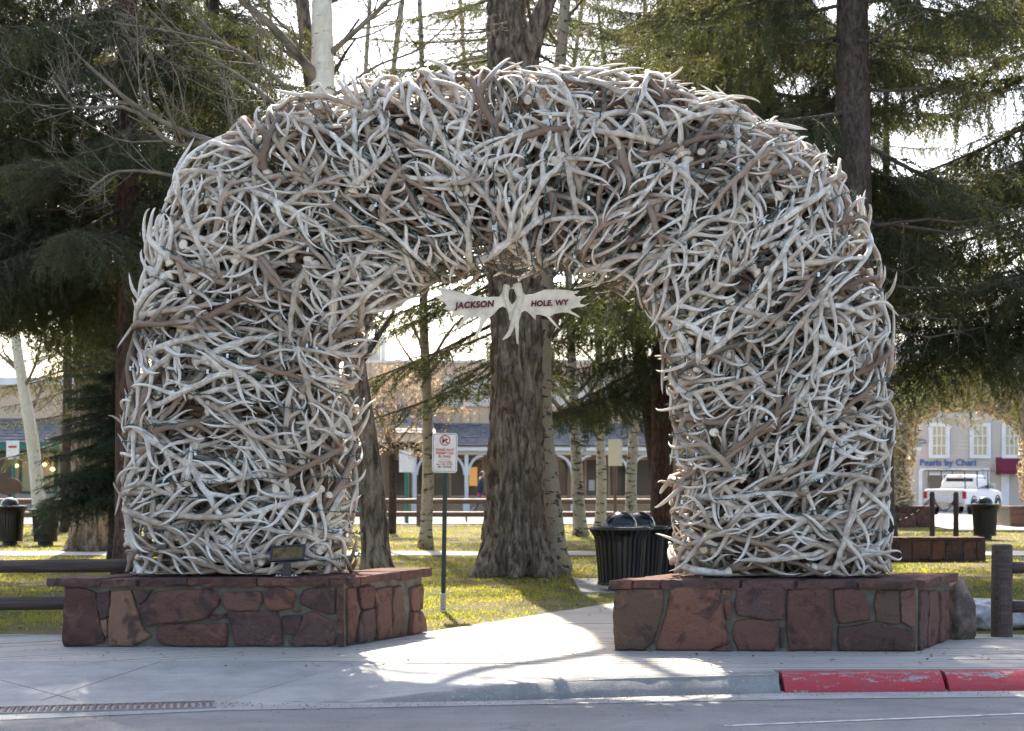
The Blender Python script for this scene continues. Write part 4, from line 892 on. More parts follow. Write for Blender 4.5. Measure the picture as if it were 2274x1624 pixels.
while x < a1-0.1:
    wd = random.uniform(0.4,0.6); e_ = min(x+wd, a1); slab_obj([(lw.location.x+x,28.92),(lw.location.x+e_-.01,28.92),(lw.location.x+e_-.01,29.42),(lw.location.x+x,29.42)], 0.381, 0.43, lw); x = e_
for px, lab in ((2070,'dark bollard carrying a chain, nearer the far arch leg'),(2123,'dark bollard carrying a chain, beside the bin')):
    t = thing('bollard', (x_(px,39.8),39.8,0), lab, 'bollard', 'chain bollards'); m = MB(); m.tube([(0,0,0),(0,0,1.10),(0,0,1.15)], [0.07,0.068,0.045], 12); m.build('post', M_LOG, t)
def chain(xa, xb, za, zb, sag, label):
    n = int(abs(xb-xa)/0.075)+2; m = MB(); s = np.linspace(0,1,n); P = np.stack([xa+(xb-xa)*s, 0*s+39.8, za+(zb-za)*s-sag*4*s*(1-s)], 1)
    for i in range(n-1):
        c = (P[i]+P[i+1])/2; d = (P[i+1]-P[i]); L = np.linalg.norm(d); d /= L; u = np.array([0,1,0]) if i % 2 else np.cross(d,[0,1,0]); a = np.linspace(0,2*PI,9); m.tube(c+np.cos(a)[:,None]*d*L*0.62+np.sin(a)[:,None]*u*0.025, 0.011, 4, False)
    tag(m.build('chain', M_BLACK), label, 'chain')
chain(x_(1990,39.8), x_(2068,39.8), 0.42, 1.0, 0.12, 'black chain sagging from the left bollard towards the far arch'); chain(x_(2072,39.8), x_(2121,39.8), 1.0, 1.0, 0.33, 'black chain sagging between the two bollards')

# ------------------------------------------------------------------ spruces
def make_bough(seed, L=3.2, dense=1.0, droop=0.30, hang=1.0, flat=False):
    r = np.random.default_rng(seed); wood = MB(); nd_p = []; nd_d = []; nd_l = []
    n = 12; s = np.linspace(0,1,n); stem = np.stack([s*L, 0.10*np.sin(s*3+seed)*s, -droop*L*s*(1-0.55*s)], 1)
    wood.tube(stem, np.linspace(0.032,0.006,n), 5, False)
    def needles(P, step, ln):
        seg = np.linalg.norm(np.diff(P,axis=0),axis=1); tot = seg.sum(); m = max(2,int(tot/step)); q = np.linspace(0.03,1,m)*tot; cs = np.r_[0,np.cumsum(seg)]
        p = np.stack([np.interp(q,cs,P[:,k]) for k in range(3)],1); d = np.stack([np.interp(q,cs,np.gradient(P,axis=0)[:,k]) for k in range(3)],1); d /= np.linalg.norm(d,axis=1)[:,None]+1e-9
        rd = r.standard_normal((m,3)); rd -= d*np.sum(rd*d,1)[:,None]; rd /= np.linalg.norm(rd,axis=1)[:,None]+1e-9
        nd_p.append(p); nd_d.append(d*0.65+rd*0.75); nd_l.append(ln*r.uniform(0.7,1.2,m))
    needles(stem[4:], 0.025, 0.075)
    k = 0; x = 0.10
    while x < 0.97:
        b = np.array([np.interp(x,s,stem[:,c]) for c in range(3)]); side = 1 if k % 2 else -1; k += 1
        l = L*(0.30*(1-x)**0.7+0.06)*r.uniform(0.7,1.2)*(0.55+0.45*min(1,x/0.25))
        ang = r.uniform(0.7,1.15); d = np.array([math.cos(ang), side*math.sin(ang), r.uniform(-0.35,0.05)]); q = np.linspace(0,1,6)
        P = b + q[:,None]*l*d + np.stack([0*q, 0*q, -0.25*l*q**2],1)
        wood.tube(P, np.linspace(0.008,0.003,6), 3, False); needles(P, 0.021/dense, 0.07)
        tw = int(l/0.075*dense)+1
        for _ in range(tw):
            f = r.uniform(0.08,1.0); b2 = np.array([np.interp(f,q,P[:,c]) for c in range(3)]); l2 = r.uniform(0.14,0.46)*(0.65 if flat else 1.0)
            if flat: dd = np.array([d[0]+r.normal(0,.6), d[1]+r.normal(0,.6), r.normal(-0.15,.2)])
            else: dd = np.array([r.normal(0.12,.28), side*0.12+r.normal(0,.28), -1.0*hang])
            dd /= np.linalg.norm(dd); w_ = np.linspace(0,1,4)[:,None]; P2 = b2 + w_*l2*dd + w_**2*np.array([0.0,0,-0.10*l2]) + w_*(1-w_)*np.array([d[0],d[1],0])*0.10
            needles(P2, 0.021/dense, 0.065)
        x += 0.024/dense*(3.0/L)
    p = np.concatenate(nd_p); d = np.concatenate(nd_d); l = np.concatenate(nd_l)[:,None]; d /= np.linalg.norm(d,axis=1)[:,None]
    sd = np.cross(d, r.standard_normal(d.shape)); sd /= np.linalg.norm(sd,axis=1)[:,None]+1e-9; wd = 0.0080
    V = np.stack([p-sd*wd, p+sd*wd, p+d*l], 1).reshape(-1,3); T = np.arange(len(V)).reshape(-1,3)
    wood.add(V, T=T, m=1); return wood
BOUGHS = []
for i in range(6):
    bo = make_bough(40+i, L=3.2, droop=0.16+0.05*(i % 3)).build('bough', mats=[M_TWIGD, M_NEEDLE]); BOUGHS.append(bo.data); bpy.data.objects.remove(bo)
for i in range(3):
    bo = make_bough(46+i, L=3.2, droop=0.22, dense=1.0, flat=True).build('bough', mats=[M_TWIGD, M_NEEDLE]); BOUGHS.append(bo.data); bpy.data.objects.remove(bo)
FIRB = []
for i in range(3):
    bo = make_bough(70+i, L=1.5, droop=0.12, dense=1.25, flat=True).build('bough', mats=[M_TWIGD, M_NEEDLE2]); FIRB.append(bo.data); bpy.data.objects.remove(bo)
SPB = []
for i in range(3):
    bo = make_bough(90+i, L=2.6, droop=0.20, dense=0.62, flat=True).build('bough', mats=[M_TWIGD, M_NEEDLE]); SPB.append(bo.data); bpy.data.objects.remove(bo)
def spruce(name, label, X, Y, H, r0, z0, zstep, per, Rfun, lib, libL, seed, bark=M_BARK_S, lean=(0,0), keep=None, droop=0.0, dead=0, group='spruce trees behind the arch', zmax=None):
    rr = random.Random(seed); root = thing(name, (X, Y, -0.02), label, 'spruce tree', group)
    n = 24; zs_ = np.linspace(0, H, n); P = np.stack([lean[0]*zs_, lean[1]*zs_, zs_], 1); R = r0*(1-zs_/H)**0.75*np.where(zs_ < 0.8, 1+0.45*(1-zs_/0.8)**2, 1)+0.012
    m = MB(); m.tube(P, R, 18, True); m.build('trunk', bark, root, smooth=True)
    crown = bpy.data.objects.new('crown', None); COL.objects.link(crown); crown.parent = root
    z = z0; k = 0
    while z < min(H-0.3, zmax or (12.6 if Y < 30 else 13.4)):      # boughs higher up show nowhere in the picture
        f = (z-z0)/(H-z0); Rb = Rfun(f)
        for q in range(per):
            a = rr.uniform(0, 2*PI); zz_ = z+rr.uniform(-zstep*0.5, zstep*0.5); sc_ = Rb/libL*rr.uniform(0.75,1.2)
            if keep and not keep(a, zz_): continue
            o = bpy.data.objects.new('bough', lib[rr.randrange(len(lib))]); COL.objects.link(o); o.parent = crown
            o.location = (lean[0]*zz_, lean[1]*zz_, zz_); o.scale = (sc_, sc_, max(sc_, 0.55)); o.rotation_euler = (rr.uniform(-.2,.2), rr.uniform(-0.12,0.22)+droop+0.25*(0.5-f), a); k += 1
        z += zstep
    if dead:
        m = MB()
        for q in range(dead):
            a = rr.uniform(0, 2*PI); zz_ = rr.uniform(3.6, z0+3.5); l = rr.uniform(0.8, 2.6); s = np.linspace(0,1,6)
            Pd = np.stack([lean[0]*zz_+np.cos(a)*l*s, lean[1]*zz_+np.sin(a)*l*s, zz_-0.25*l*s*(1-0.6*s)+0.05*np.sin(s*9+q)], 1); m.tube(Pd, np.linspace(0.028,0.005,6), 5, False)
            for u in range(7):
                b = Pd[rr.randrange(1,6)]; d = np.array([rr.gauss(0,.5),rr.gauss(0,.5),rr.gauss(-.5,.4)]); m.tube(np.array([b,b+d*0.25,b+d*0.5+np.array([0,0,-.08])]), [0.006,0.004,0.002], 3, False)
        tag(m.build('dead_branches', M_TWIGD, root), kind='stuff')
    return root
cone = lambda a, b, p=0.8: (lambda f: max(0.5, a*(1-f)**p + b))
spruce('spruce_tree', 'big dark spruce whose reddish trunk stands behind the left leg', x_(284,21.5), 21.5, 19, 0.17, 4.6, 0.30, 3, cone(2.9,0.5), BOUGHS, 3.2, 1, bark=M_BARK_R, dead=10)
spruce('spruce_tree', 'dense dark spruce drooping at the far left edge', x_(-120,24.0), 24.0, 20, 0.30, 4.7, 0.26, 4, cone(3.6,0.5), BOUGHS, 3.2, 2)
spruce('spruce_tree', 'dark spruce filling the gap behind the upper left branches', x_(470,31.0), 31.0, 19, 0.26, 5.4, 0.34, 4, cone(3.3,0.5), BOUGHS, 3.2, 12)
spruce('fir_tree', 'small dark green fir in front of the old trunk at left', x_(252,28.6), 28.6, 5.2, 0.09, 1.15, 0.17, 4, cone(1.30,0.22,0.9), FIRB, 1.5, 3)
spruce('spruce_tree', 'tall spruce with a thick bare trunk above the right shoulder', x_(1900,21.5), 21.5, 19, 0.30, 5.0, 0.42, 4, cone(2.9,0.5), BOUGHS, 3.2, 4, keep=lambda a, z: math.sin(a) > -0.6, lean=(-0.006,0), dead=26)
spruce('spruce_tree', 'dense spruce with a red brown trunk seen through the opening', x_(1470,35.5), 35.5, 17, 0.26, 3.7, 0.40, 4, cone(3.3,0.6), BOUGHS, 3.2, 5, bark=M_BARK_R)
spruce('spruce_tree', 'dense olive spruce right of the forked trunk above the arch', x_(1690,27.5), 27.5, 18, 0.26, 5.4, 0.27, 4, cone(3.2,0.5), BOUGHS, 3.2, 6)
spruce('spruce_tree', 'drooping spruce at the right edge over the far arch', x_(2360,26.0), 26.0, 19, 0.30, 4.0, 0.34, 3, cone(3.5,0.5), BOUGHS, 3.2, 7)
spruce('spruce_tree', 'thin sparse conifer hidden behind the big forked trunk', x_(1120,32.5), 32.5, 16.0, 0.15, 3.9, 0.30, 3, cone(2.6,0.7), SPB+BOUGHS[6:], 2.7, 8, keep=lambda a, z: math.cos(a) < 0.55)
spruce('spruce_tree', 'thin dark trunk conifer above the arch right of the fork', x_(1476,37.5), 37.5, 13, 0.17, 6.6, 0.7, 2, cone(1.6,0.5), SPB, 2.6, 9, lean=(-0.125,0))
spruce('spruce_tree', 'young spruce standing far back at the left by the shop', x_(150,44.0), 44.0, 11, 0.16, 2.6, 0.5, 3, cone(2.4,0.4), SPB, 2.6, 10)
spruce('spruce_tree', 'spruce beyond the right leg before the grey building', x_(1968,39.0), 39.0, 13, 0.2, 6.2, 0.45, 3, cone(2.4,0.5), BOUGHS, 3.2, 11)

spruce('spruce_tree', 'tall hazy spruce top showing above the crown behind the forked trunk', x_(1148,45.0), 45.0, 25, 0.30, 10.2, 0.36, 4, lambda f: 4.2*(1-f)+0.6, SPB, 2.6, 13, zmax=16.0)
spruce('spruce_tree', 'far spruce top between the fork and the olive spruce', x_(1560,52.0), 52.0, 25, 0.30, 10.5, 0.42, 4, lambda f: 4.4*(1-f)+0.6, SPB, 2.6, 14, zmax=17.5)
# ------------------------------------------------------------------ bare trees
def twigs(mb, P, R, n, l0, l1, rr, up=0.5, depth=2, spread=0.9, f0=0.15, sides=4, tips=None):
    P = np.asarray(P, float); s = np.linspace(0,1,len(P))
    for k in range(n):
        f = rr.uniform(f0, 1.0); b = np.array([np.interp(f,s,P[:,c]) for c in range(3)]); i = min(int(f*(len(P)-1)), len(P)-2); t = P[i+1]-P[i]; t /= np.linalg.norm(t)+1e-9
        d = np.array([rr.gauss(0,1),rr.gauss(0,1),rr.gauss(0,1)]); d -= t*np.dot(d,t); d /= np.linalg.norm(d)+1e-9; d = t*0.75+d*spread; d[2] += up*0.4; d /= np.linalg.norm(d)
        l = rr.uniform(l0,l1)*(1.15-0.5*f); r0 = max(0.0028, np.interp(f,s,R)*0.42); q = np.linspace(0,1,6); wob = np.array([rr.gauss(0,.05) for _ in range(3)])
        Q = b + q[:,None]*l*d + (q**2)[:,None]*np.array([0,0,up*0.45*l]) + np.sin(q*5+k)[:,None]*wob*l*q[:,None]
        Rr = np.linspace(r0, max(0.0022, r0*0.35), 6); mb.tube(Q, Rr, sides if r0 > 0.008 else 3, False)
        if tips is not None: tips.append(Q[-1]); tips.append(Q[3])
        if depth > 1: twigs(mb, Q, Rr, max(2,int(n*0.45)) if n < 14 else 5, l*0.3, l*0.6, rr, up, depth-1, spread, 0.25, sides, tips)
def aspen(label, pts, r0, r1, mat, seed, limbs=None, nl=9, ll=(0.8,1.8), z0=0.35, twigmat=None, group='bare aspens in the park', name='aspen_tree', cat='aspen tree', sides=14, depth=2):
    """pts: world polyline of the trunk axis"""
    rr = random.Random(seed); pts = [Vector(p) for p in pts]; root = thing(name, pts[0], label, cat, group); o = np.array(pts[0])
    P = spl([np.array(p)-o for p in pts], 26); H = P[-1,2]; s = np.linspace(0,1,26); R = r0+(r1-r0)*s; R = R*np.where(P[:,2] < 0.5, 1+0.4*(1-P[:,2]/0.5)**2, 1)
    for i in range(26): R[i] *= 1+0.05*mnoise.noise((i*0.8, seed, 0))
    m = MB(); m.tube(P, R, sides, True); m.build('trunk', mat, root, smooth=True)
    c = MB()
    for lp, lr in (limbs or []):
        lp = spl([np.array(q)-o for q in lp], 14); Rl = np.linspace(lr, lr*0.3, 14); c.tube(lp, Rl, 8, False); twigs(c, lp, Rl, 14, 0.5, 1.3, rr, 0.5, 3)
    twigs(c, P, R, nl, ll[0], ll[1], rr, 0.45, depth, 1.0, z0)
    c.build('crown', twigmat or M_TWIG, root, smooth=True); return root
def pxl(L, Y): return [PX(x, y, Y+dy) for x, y, dy in L]
Yk = 19.0
kt = [(PX(726,1355,Yk)), PX(722,700,Yk), PX(717,170,Yk), PX(714,-60,Yk), PX(712,-420,Yk+0.4), PX(700,-800,Yk+0.6)]
aspen('tall white aspen trunk rising behind the left shoulder of the arch', [Vector((kt[0].x,Yk,0))]+kt[1:], 0.19, 0.06, M_ASPENW, 21,
 limbs=[(pxl([(712,190,0),(688,155,-.1),(610,65,-.3),(520,-15,-.5),(430,-120,-.7)],Yk),0.075),
        (pxl([(716,420,0),(600,370,-.4),(470,315,-.7),(400,290,-.8),(300,235,-1.0),(190,140,-1.2)],Yk),0.062),
        (pxl([(470,315,-.7),(380,318,-1.0),(290,242,-1.2),(170,238,-1.3),(120,180,-1.3)],Yk),0.034),
        (pxl([(716,330,0),(560,190,.3),(420,100,.2),(330,20,.0)],Yk),0.030),
        (pxl([(700,250,0),(540,120,-.4),(400,75,-.6),(250,50,-.8)],Yk),0.030),
        (pxl([(716,560,0),(560,480,-.3),(420,400,-.6),(270,380,-.8),(200,420,-.9)],Yk),0.034),
        (pxl([(720,130,0),(800,60,-.2),(880,-20,-.3),(960,-160,-.4)],Yk),0.040), (pxl([(720,230,0),(830,150,-.2),(930,110,-.3),(1010,40,-.4)],Yk),0.022), (pxl([(714,40,0),(760,-60,.2),(830,-220,.4)],Yk),0.05)],
 nl=10, ll=(0.7,1.6), z0=0.5)
aspen('slim pale aspen left of the sign plate', [G(945,1218), PX(950,1050,33.9), PX(948,880,33.9), PX(940,690,33.9), PX(944,560,33.9), PX(940,250,34), PX(930,-50,34)], 0.135, 0.05, M_ASPEN, 22, nl=22, ll=(0.8,1.9), z0=0.30)
aspen('thick mottled aspen leaning against the big trunk on its right', [G(1238,1268), PX(1222,1100,25.9), PX(1207,950,26.0), PX(1206,800,26.1), PX(1212,640,26.2), PX(1232,300,26.4), PX(1260,-60,26.6)], 0.19, 0.09, M_ASPEN2, 23, nl=16, ll=(0.7,1.6), z0=0.35)
aspen('pale aspen just right of the leaning mottled one', [G(1290,1190), PX(1283,1080,40.9), PX(1276,930,40.9), PX(1270,800,40.9), PX(1262,600,41), PX(1250,200,41)], 0.17, 0.08, M_ASPEN, 24, nl=18, ll=(1,2.2))
aspen('golden aspen second right of the big trunk', [G(1333,1174), PX(1336,1080,46.4), PX(1332,930,46.4), PX(1330,780,46.4), PX(1325,500,46.5)], 0.17, 0.09, M_ASPEN, 25, nl=16, ll=(1,2.2))
aspen('aspen behind the litter bins', [G(1402,1182), PX(1402,1050,43.5), PX(1412,930,43.5), PX(1424,820,43.5), PX(1380,640,43.5), PX(1370,300,43.6)], 0.17, 0.08, M_ASPEN, 26, nl=18, ll=(1,2.2))
aspen('slanting pale aspen behind the bins at left', [G(93,1185), PX(85,1100,42.5), PX(72,980,42.5), PX(52,860,42.5), PX(36,760,42.5), PX(20,600,42.6), PX(-10,300,42.8)], 0.20, 0.10, M_ASPENW, 27, nl=12, ll=(1,2.2))
# dark leaning trunk behind the left leg
aspen('dark furrowed trunk leaning behind the left leg', [Vector((x_(838,24),24,0)), PX(828,1130,24), PX(812,980,24), PX(790,820,24.1), PX(760,600,24.3), PX(700,250,24.6), PX(660,-100,25)], 0.23, 0.10, M_BARK_C, 28, nl=10, ll=(0.8,1.8), z0=0.5, twigmat=M_TWIGD, name='cottonwood_tree', cat='cottonwood tree', group='cottonwoods in the park')
# far bare trees giving a lacy background above the arch
for i, (pb, px, Y, sd) in enumerate(((770,815,46,51),(1130,1010,52,52),(1160,1290,50,53),(1520,1420,48,54),(760,890,40,55))):
    aspen(['slender bare tree right of the white aspen above the arch','faint bare tree behind the sparse conifer above the crown','faint bare tree right of the forked trunk','faint bare tree left of the olive spruce','bare tree with fine twigs above the left crown'][i],
      [Vector((x_(pb,Y),Y,0)), PX(pb+(px-pb)*.12,760,Y), PX(pb+(px-pb)*.6,400,Y), PX(px+10,-50,Y), PX(px+30,-300,Y)], 0.13, 0.035, M_ASPEN2, sd, nl=34, ll=(1.2,3.0), z0=0.45, depth=2)

# big furrowed cottonwoods with modelled bark ridges
def big_trunk(label, axis, radii, seed, flare=0.9, flare_h=0.9, limbs=(), mat=M_BARK_C, ridge=0.085, nl=4, NU=150, NV=220, lobes=7):
    rr = random.Random(seed); base_ = Vector((axis[0][0], axis[0][1], 0)); root = thing('cottonwood_tree', base_, label, 'cottonwood tree', 'cottonwoods in the park'); o = np.array(base_)
    P = spl([np.array(p)-o for p in axis], NV); hh = P[:,2]; R = np.interp(hh, [a for a, b in radii], [b for a, b in radii]); u = np.linspace(0, 2*PI, NU, endpoint=False); V = np.zeros((NV, NU, 3))
    for i in range(NV):
        z = hh[i]; tw = 0.10*z
        for j, a in enumerate(u):
            aa = a+tw; ca, sa = math.cos(aa)*R[i], math.sin(aa)*R[i]
            n1 = mnoise.noise((ca*9.0+seed, sa*9.0, z*2.2)); n2 = mnoise.noise((ca*19, sa*19+seed, z*6.5)); n3 = mnoise.noise((ca*2.2, sa*2.2, z*0.6+seed))
            rdg = 1-min(1, abs(n1)*3.2); d = ridge*(0.5-rdg) + ridge*0.45*n2 + 0.05*n3
            for ka, kz, kr in ((-1.75,3.15,.10),(-1.66,3.9,.12),(-1.2,2.2,.08),(-2.3,1.3,.09),(-0.9,4.6,.1)):
                dd = math.hypot((math.atan2(math.sin(a-ka), math.cos(a-ka)))*R[i], z-kz)/kr
                if dd < 2.5: d += 0.07*math.exp(-dd*dd) - 0.09*math.exp(-(dd*2.6)**2)
            fl = max(0, 1-z/flare_h)**2.2 * flare*R[i]*(0.5+0.42*math.cos(lobes*a+seed+1.5*mnoise.noise((math.cos(a)*2, math.sin(a)*2, 3))) + 0.75*mnoise.noise((math.cos(a)*2.1, math.sin(a)*2.1, seed)))
            rad = R[i]+d+fl; V[i,j] = P[i]+np.array([math.cos(a)*rad, math.sin(a)*rad, 0])
    i, j = np.meshgrid(np.arange(NV-1), np.arange(NU), indexing='ij'); j2 = (j+1) % NU
    m = MB(); m.add(V.reshape(-1,3), Q=np.stack([i*NU+j,i*NU+j2,(i+1)*NU+j2,(i+1)*NU+j],-1).reshape(-1,4)); m.build('trunk', mat, root, smooth=True)
    c = MB()
    for lp, ra, rb in limbs:
        lp = spl([np.array(q)-o for q in lp], 22); Rl = np.linspace(ra, rb, 22); c.tube(lp, Rl, 14, False); twigs(c, lp, Rl*0.5, nl, 1.0, 2.4, rr, 0.4, 2, 0.9, 0.3)
    if c.n: c.build('crown', M_BARK_C, root, smooth=True)
    return root
Yj = 25.0; R140 = lambda px: px/2/140.8
big_trunk('huge furrowed cottonwood with a forked top in the middle of the opening', [(x_(1150,Yj),Yj,0), PX(1145,1100,Yj), PX(1146,900,Yj), PX(1146,700,Yj), PX(1140,500,Yj), PX(1136,300,Yj), PX(1135,160,Yj), PX(1125,0,Yj), PX(1115,-160,Yj)],
 [(0,R140(136)),(1.0,R140(126)),(2.4,R140(112)),(3.5,R140(108)),(5,R140(108)),(7.4,R140(100)),(8.4,R140(84)),(10.3,R140(62))], 5, flare=0.8, flare_h=0.95,
 limbs=[(pxl([(1150,230,0),(1170,140,-.1),(1192,60,-.2),(1225,-30,-.2),(1260,-200,-.1),(1300,-500,.3)],Yj),0.21,0.08), (pxl([(1120,20,0),(1108,-150,.2),(1080,-400,.4),(1090,-700,.5)],Yj),0.22,0.08), (pxl([(1120,60,0),(1060,-60,.5),(980,-220,.9),(900,-480,1.2)],Yj),0.12,0.04)][:2] + [([(0.0,25.2,10.6),(-0.35,24.0,10.6),(-0.8,22.6,9.9),(-1.4,21.0,9.0),(-1.75,19.9,8.75)],0.15,0.05)], nl=3)
big_trunk('broad grey cottonwood trunk behind the log fence at left', [(x_(213,33),33,0), PX(208,1100,33), PX(206,950,33), PX(205,800,33), PX(200,600,33), PX(205,300,33)], [(0,0.50),(0.8,0.46),(2,0.42),(6,0.34),(9,0.2)], 9, flare=0.5, flare_h=0.7, NU=100, NV=120, ridge=0.045,
 limbs=[(pxl([(203,600,0),(160,350,.3),(120,100,.5)],33),0.2,0.06)], nl=5)
# budding crab apple
rr = random.Random(77); ct = G(870,1186); root = thing('crabapple_tree', ct, 'small crab apple with pale buds behind the sign plate', 'tree'); o = np.array(ct)
P = spl([np.array(G(870,1186))-o, np.array(PX(872,1090,42.2))-o, np.array(PX(870,1010,42.2))-o], 10); m = MB(); m.tube(P, np.linspace(0.12,0.085,10), 10, False); m.build('trunk', M_BARK_S, root, smooth=True)
c = MB(); tips = []
for L_, r_ in (([(870,1015),(880,1000),(905,985),(940,968)],.05),([(870,1010),(855,960),(840,920),(815,890)],.05),([(870,1010),(862,950),(870,900),(880,860)],.05),([(862,960),(895,935),(920,900),(960,880)],.04),([(870,960),(850,905),(860,850)],.035),([(880,985),(930,930),(985,915),(1020,905)],.03),([(850,930),(820,940),(790,925)],.03),([(870,1000),(840,985),(800,975)],.03)):
    lp = spl([np.array(PX(x,y,42.2+rr.uniform(-.8,.8)))-o for x, y in L_], 10); Rl = np.linspace(r_,0.012,10); c.tube(lp, Rl, 6, False); twigs(c, lp, Rl, 12, 0.5, 1.3, rr, 0.4, 3, 1.0, 0.2, tips=tips)
c.build('branches', M_TWIG, root, smooth=True); bd = MB()
for p in tips:
    for _ in range(2):
        q = p+np.array([rr.gauss(0,.05) for _ in range(3)]); d = np.array([rr.gauss(0,1) for _ in range(3)])*0.016; e2 = np.array([rr.gauss(0,1) for _ in range(3)])*0.016; bd.add([q-d,q+e2,q+d,q-e2], Q=[[0,1,2,3]])
M_BUD = translucent_mat('pale_buds', [(0.3,(0.30,0.22,0.14)),(0.7,(0.48,0.36,0.24))], (0.5,0.36,0.22), 0.45); tag(bd.build('buds', M_BUD, root), kind='stuff')

# ------------------------------------------------------------------ grass blades on the lawn
N = 110000; yv = 1/(1/15.7 + rng.random(N)*(1/49.8-1/15.7)); pxs = rng.uniform(-60, 2340, N); xv = (pxs-CX)*yv/F
xl = -1.0+(yv-15.63)*0.588; onpath = (yv < 23.3) & (xv > xl-0.05) & (xv < xl+3.25)
ok = ~onpath & ~((yv > 30.85) & (yv < 32.65)) & ~((yv > 44.3) & (xv > 12.5)); 
pat = np.array([mnoise.noise((x*0.55, y*0.55, 3.0)) for x, y in zip(xv[::1], yv[::1])]); ok &= (pat < 0.10) | (rng.random(N) < 0.22)
edge = ((yv < 16.4) | ((yv < 24) & (np.abs(xv-xl) < 0.7))) & (rng.random(N) < 0.6); ok &= ~edge
xv, yv = xv[ok], yv[ok]; n = len(xv); h = rng.uniform(0.010, 0.030, n)*(1+yv/60); th = rng.uniform(0, PI, n); wd = 0.004+yv*0.00035; le = rng.normal(0, 0.5, (n,2))*h[:,None]
p0 = np.stack([xv, yv, np.full(n,-0.013)], 1); dx = np.stack([np.cos(th)*wd, np.sin(th)*wd*0.5, 0*wd], 1); tipp = p0+np.stack([le[:,0], le[:,1], h], 1)
m = MB(); m.add(np.stack([p0-dx, p0+dx, tipp],1).reshape(-1,3), T=np.arange(3*n).reshape(-1,3)); tag(m.build('grass', M_BLADE), 'short yellow green grass over the lawn', 'grass', kind='stuff')

gm = MB()
for k in range(2600):
    if k < 1300: x = rng.uniform(-4.2, 4.6); y = edgeY(x)-0.10-abs(rng.normal(0, 0.16)); z = -0.124
    elif k < 1900: x = rng.uniform(-4.2, 4.6); y = rng.uniform(10.4, edgeY(x)-0.1); z = -0.126
    else: x = rng.uniform(-4.3, 4.6); y = 14.40-abs(rng.normal(0, 0.12)) if (x < -1.5 or x > 0.95) else rng.uniform(13.0, 15.5); z = 0.0
    q = rng.uniform(0.002, 0.0065)*(1.6 if rng.random() < 0.06 else 1); a = rng.uniform(0, 6.28); ca, sa = math.cos(a)*q, math.sin(a)*q
    gm.add([(x+ca,y+sa,z),(x-sa,y+ca,z),(x-ca,y-sa,z),(x+sa,y-ca,z),(x+ca*.2,y,z+q*0.9)], Q=[[3,2,1,0]], T=[[0,1,4],[1,2,4],[2,3,4],[3,0,4]])
tag(gm.build('grit', plain('grit_stone', (0.20, 0.18, 0.155), 0.9, var=0.4, scale=40)), 'loose grit lying in the gutter and on the boards', 'grit', kind='stuff')
lm = MB()
for k in range(900):
    y = 1/(1/16.0+rng.random()*(1/45-1/16.0)); x = (rng.uniform(0, 2274)-CX)*y/F
    if rng.random() < 0.15: x, y = rng.uniform(-4.5, 4.5), rng.uniform(12.9, 14.2)
    z = 0.006; q = rng.uniform(0.012, 0.03); a = rng.uniform(0, 6.28); d = np.array([math.cos(a), math.sin(a), rng.normal(0,.25)])*q; e2 = np.array([-math.sin(a), math.cos(a), rng.normal(0,.35)])*q*0.55; c = np.array([x, y, z+q*0.4])
    lm.add([c-d, c+e2, c+d, c-e2], Q=[[0,1,2,3]])
tag(lm.build('fallen_leaves', plain('dead_leaf', (0.26, 0.18, 0.10), 0.8, var=0.4, scale=30)), 'dry brown leaves scattered over the lawn and boards', 'leaves', kind='stuff')

# ------------------------------------------------------------------ shops across the street
def bx(parent, name, mat, lo, hi): m = MB(); m.box(lo, hi); return m.build(name, mat, parent)
YS = 68.0; S = lambda px, Y=YS: (px-CX)*Y/F; Zp = lambda py, Y=YS: EYE-(py-HY)*Y/F
sh = thing('shop', (0, YS, -0.1), 'tan shop with a blue shingled porch roof and white bracketed posts', 'building')
zb = 0.1
def sb(name, mat, x0, x1, z0, z1, y0=0.0, y1=0.3, par=None): return bx(par or sh, name, mat, (S(x0), y0, z0+zb), (S(x1), y1, z1+zb))
sb('wall', M_TAN2, 790, 2010, 0, Zp(806), 0, 8)
sb('cornice', M_WPAINT, 786, 2014, Zp(806), Zp(800), -0.12, 8.1)
sgb = sb('signboard', M_SIGNB, 985, 1960, Zp(903), Zp(838), -0.10, -0.01)
for px in (1010, 1036, 1063): sb('stroke', M_BROWN, px-2.2, px+2.2, Zp(893), Zp(868), -0.13, -0.101, sgb)
for k in range(60):
    px = 800+k*20.3; sb('batten', M_TAN, px, px+2.2, Zp(938), Zp(906), -0.03, -0.001)
    if px < 985: sb('batten', M_TAN, px, px+2.2, Zp(903), Zp(808), -0.03, -0.001)
# porch roof as courses of shingles
ye, yt = -2.7, -0.02; ze, zt = Zp(990, YS-2.7)+zb, Zp(941)+zb; nrow = 9
rf = bx(sh, 'porch_roof', M_SHING, (S(958), ye, ze-0.06), (S(2010), ye+0.001, ze-0.05))
for k in range(nrow):
    f0, f1 = k/nrow, (k+1)/nrow; m = MB(); x = S(950)
    V = []; Q = []
    while x < S(2010):
        w_ = random.uniform(0.35, 0.55); dz = random.uniform(-.006, .012); i = len(V)
        for xx, ff, lift in ((x,f0-0.02,0.04),(x+w_-0.02,f0-0.02,0.04),(x+w_-0.02,f1+0.02,0.005),(x,f1+0.02,0.005)): V.append((xx, ye+(yt-ye)*ff, ze+(zt-ze)*ff+lift+dz))
        Q.append([i,i+1,i+2,i+3]); x += w_
    m.add(V, Q); m.build('shingle_course', M_SHING, rf)
m = MB(); m.add([(S(950),ye,ze),(S(2010),ye,ze),(S(2010),yt,zt),(S(950),yt,zt)], Q=[[0,1,2,3]]); m.build('roof_deck', M_BROWN, rf)
zf0, zf1 = Zp(1009,YS-2.7)+zb, Zp(991,YS-2.7)+zb
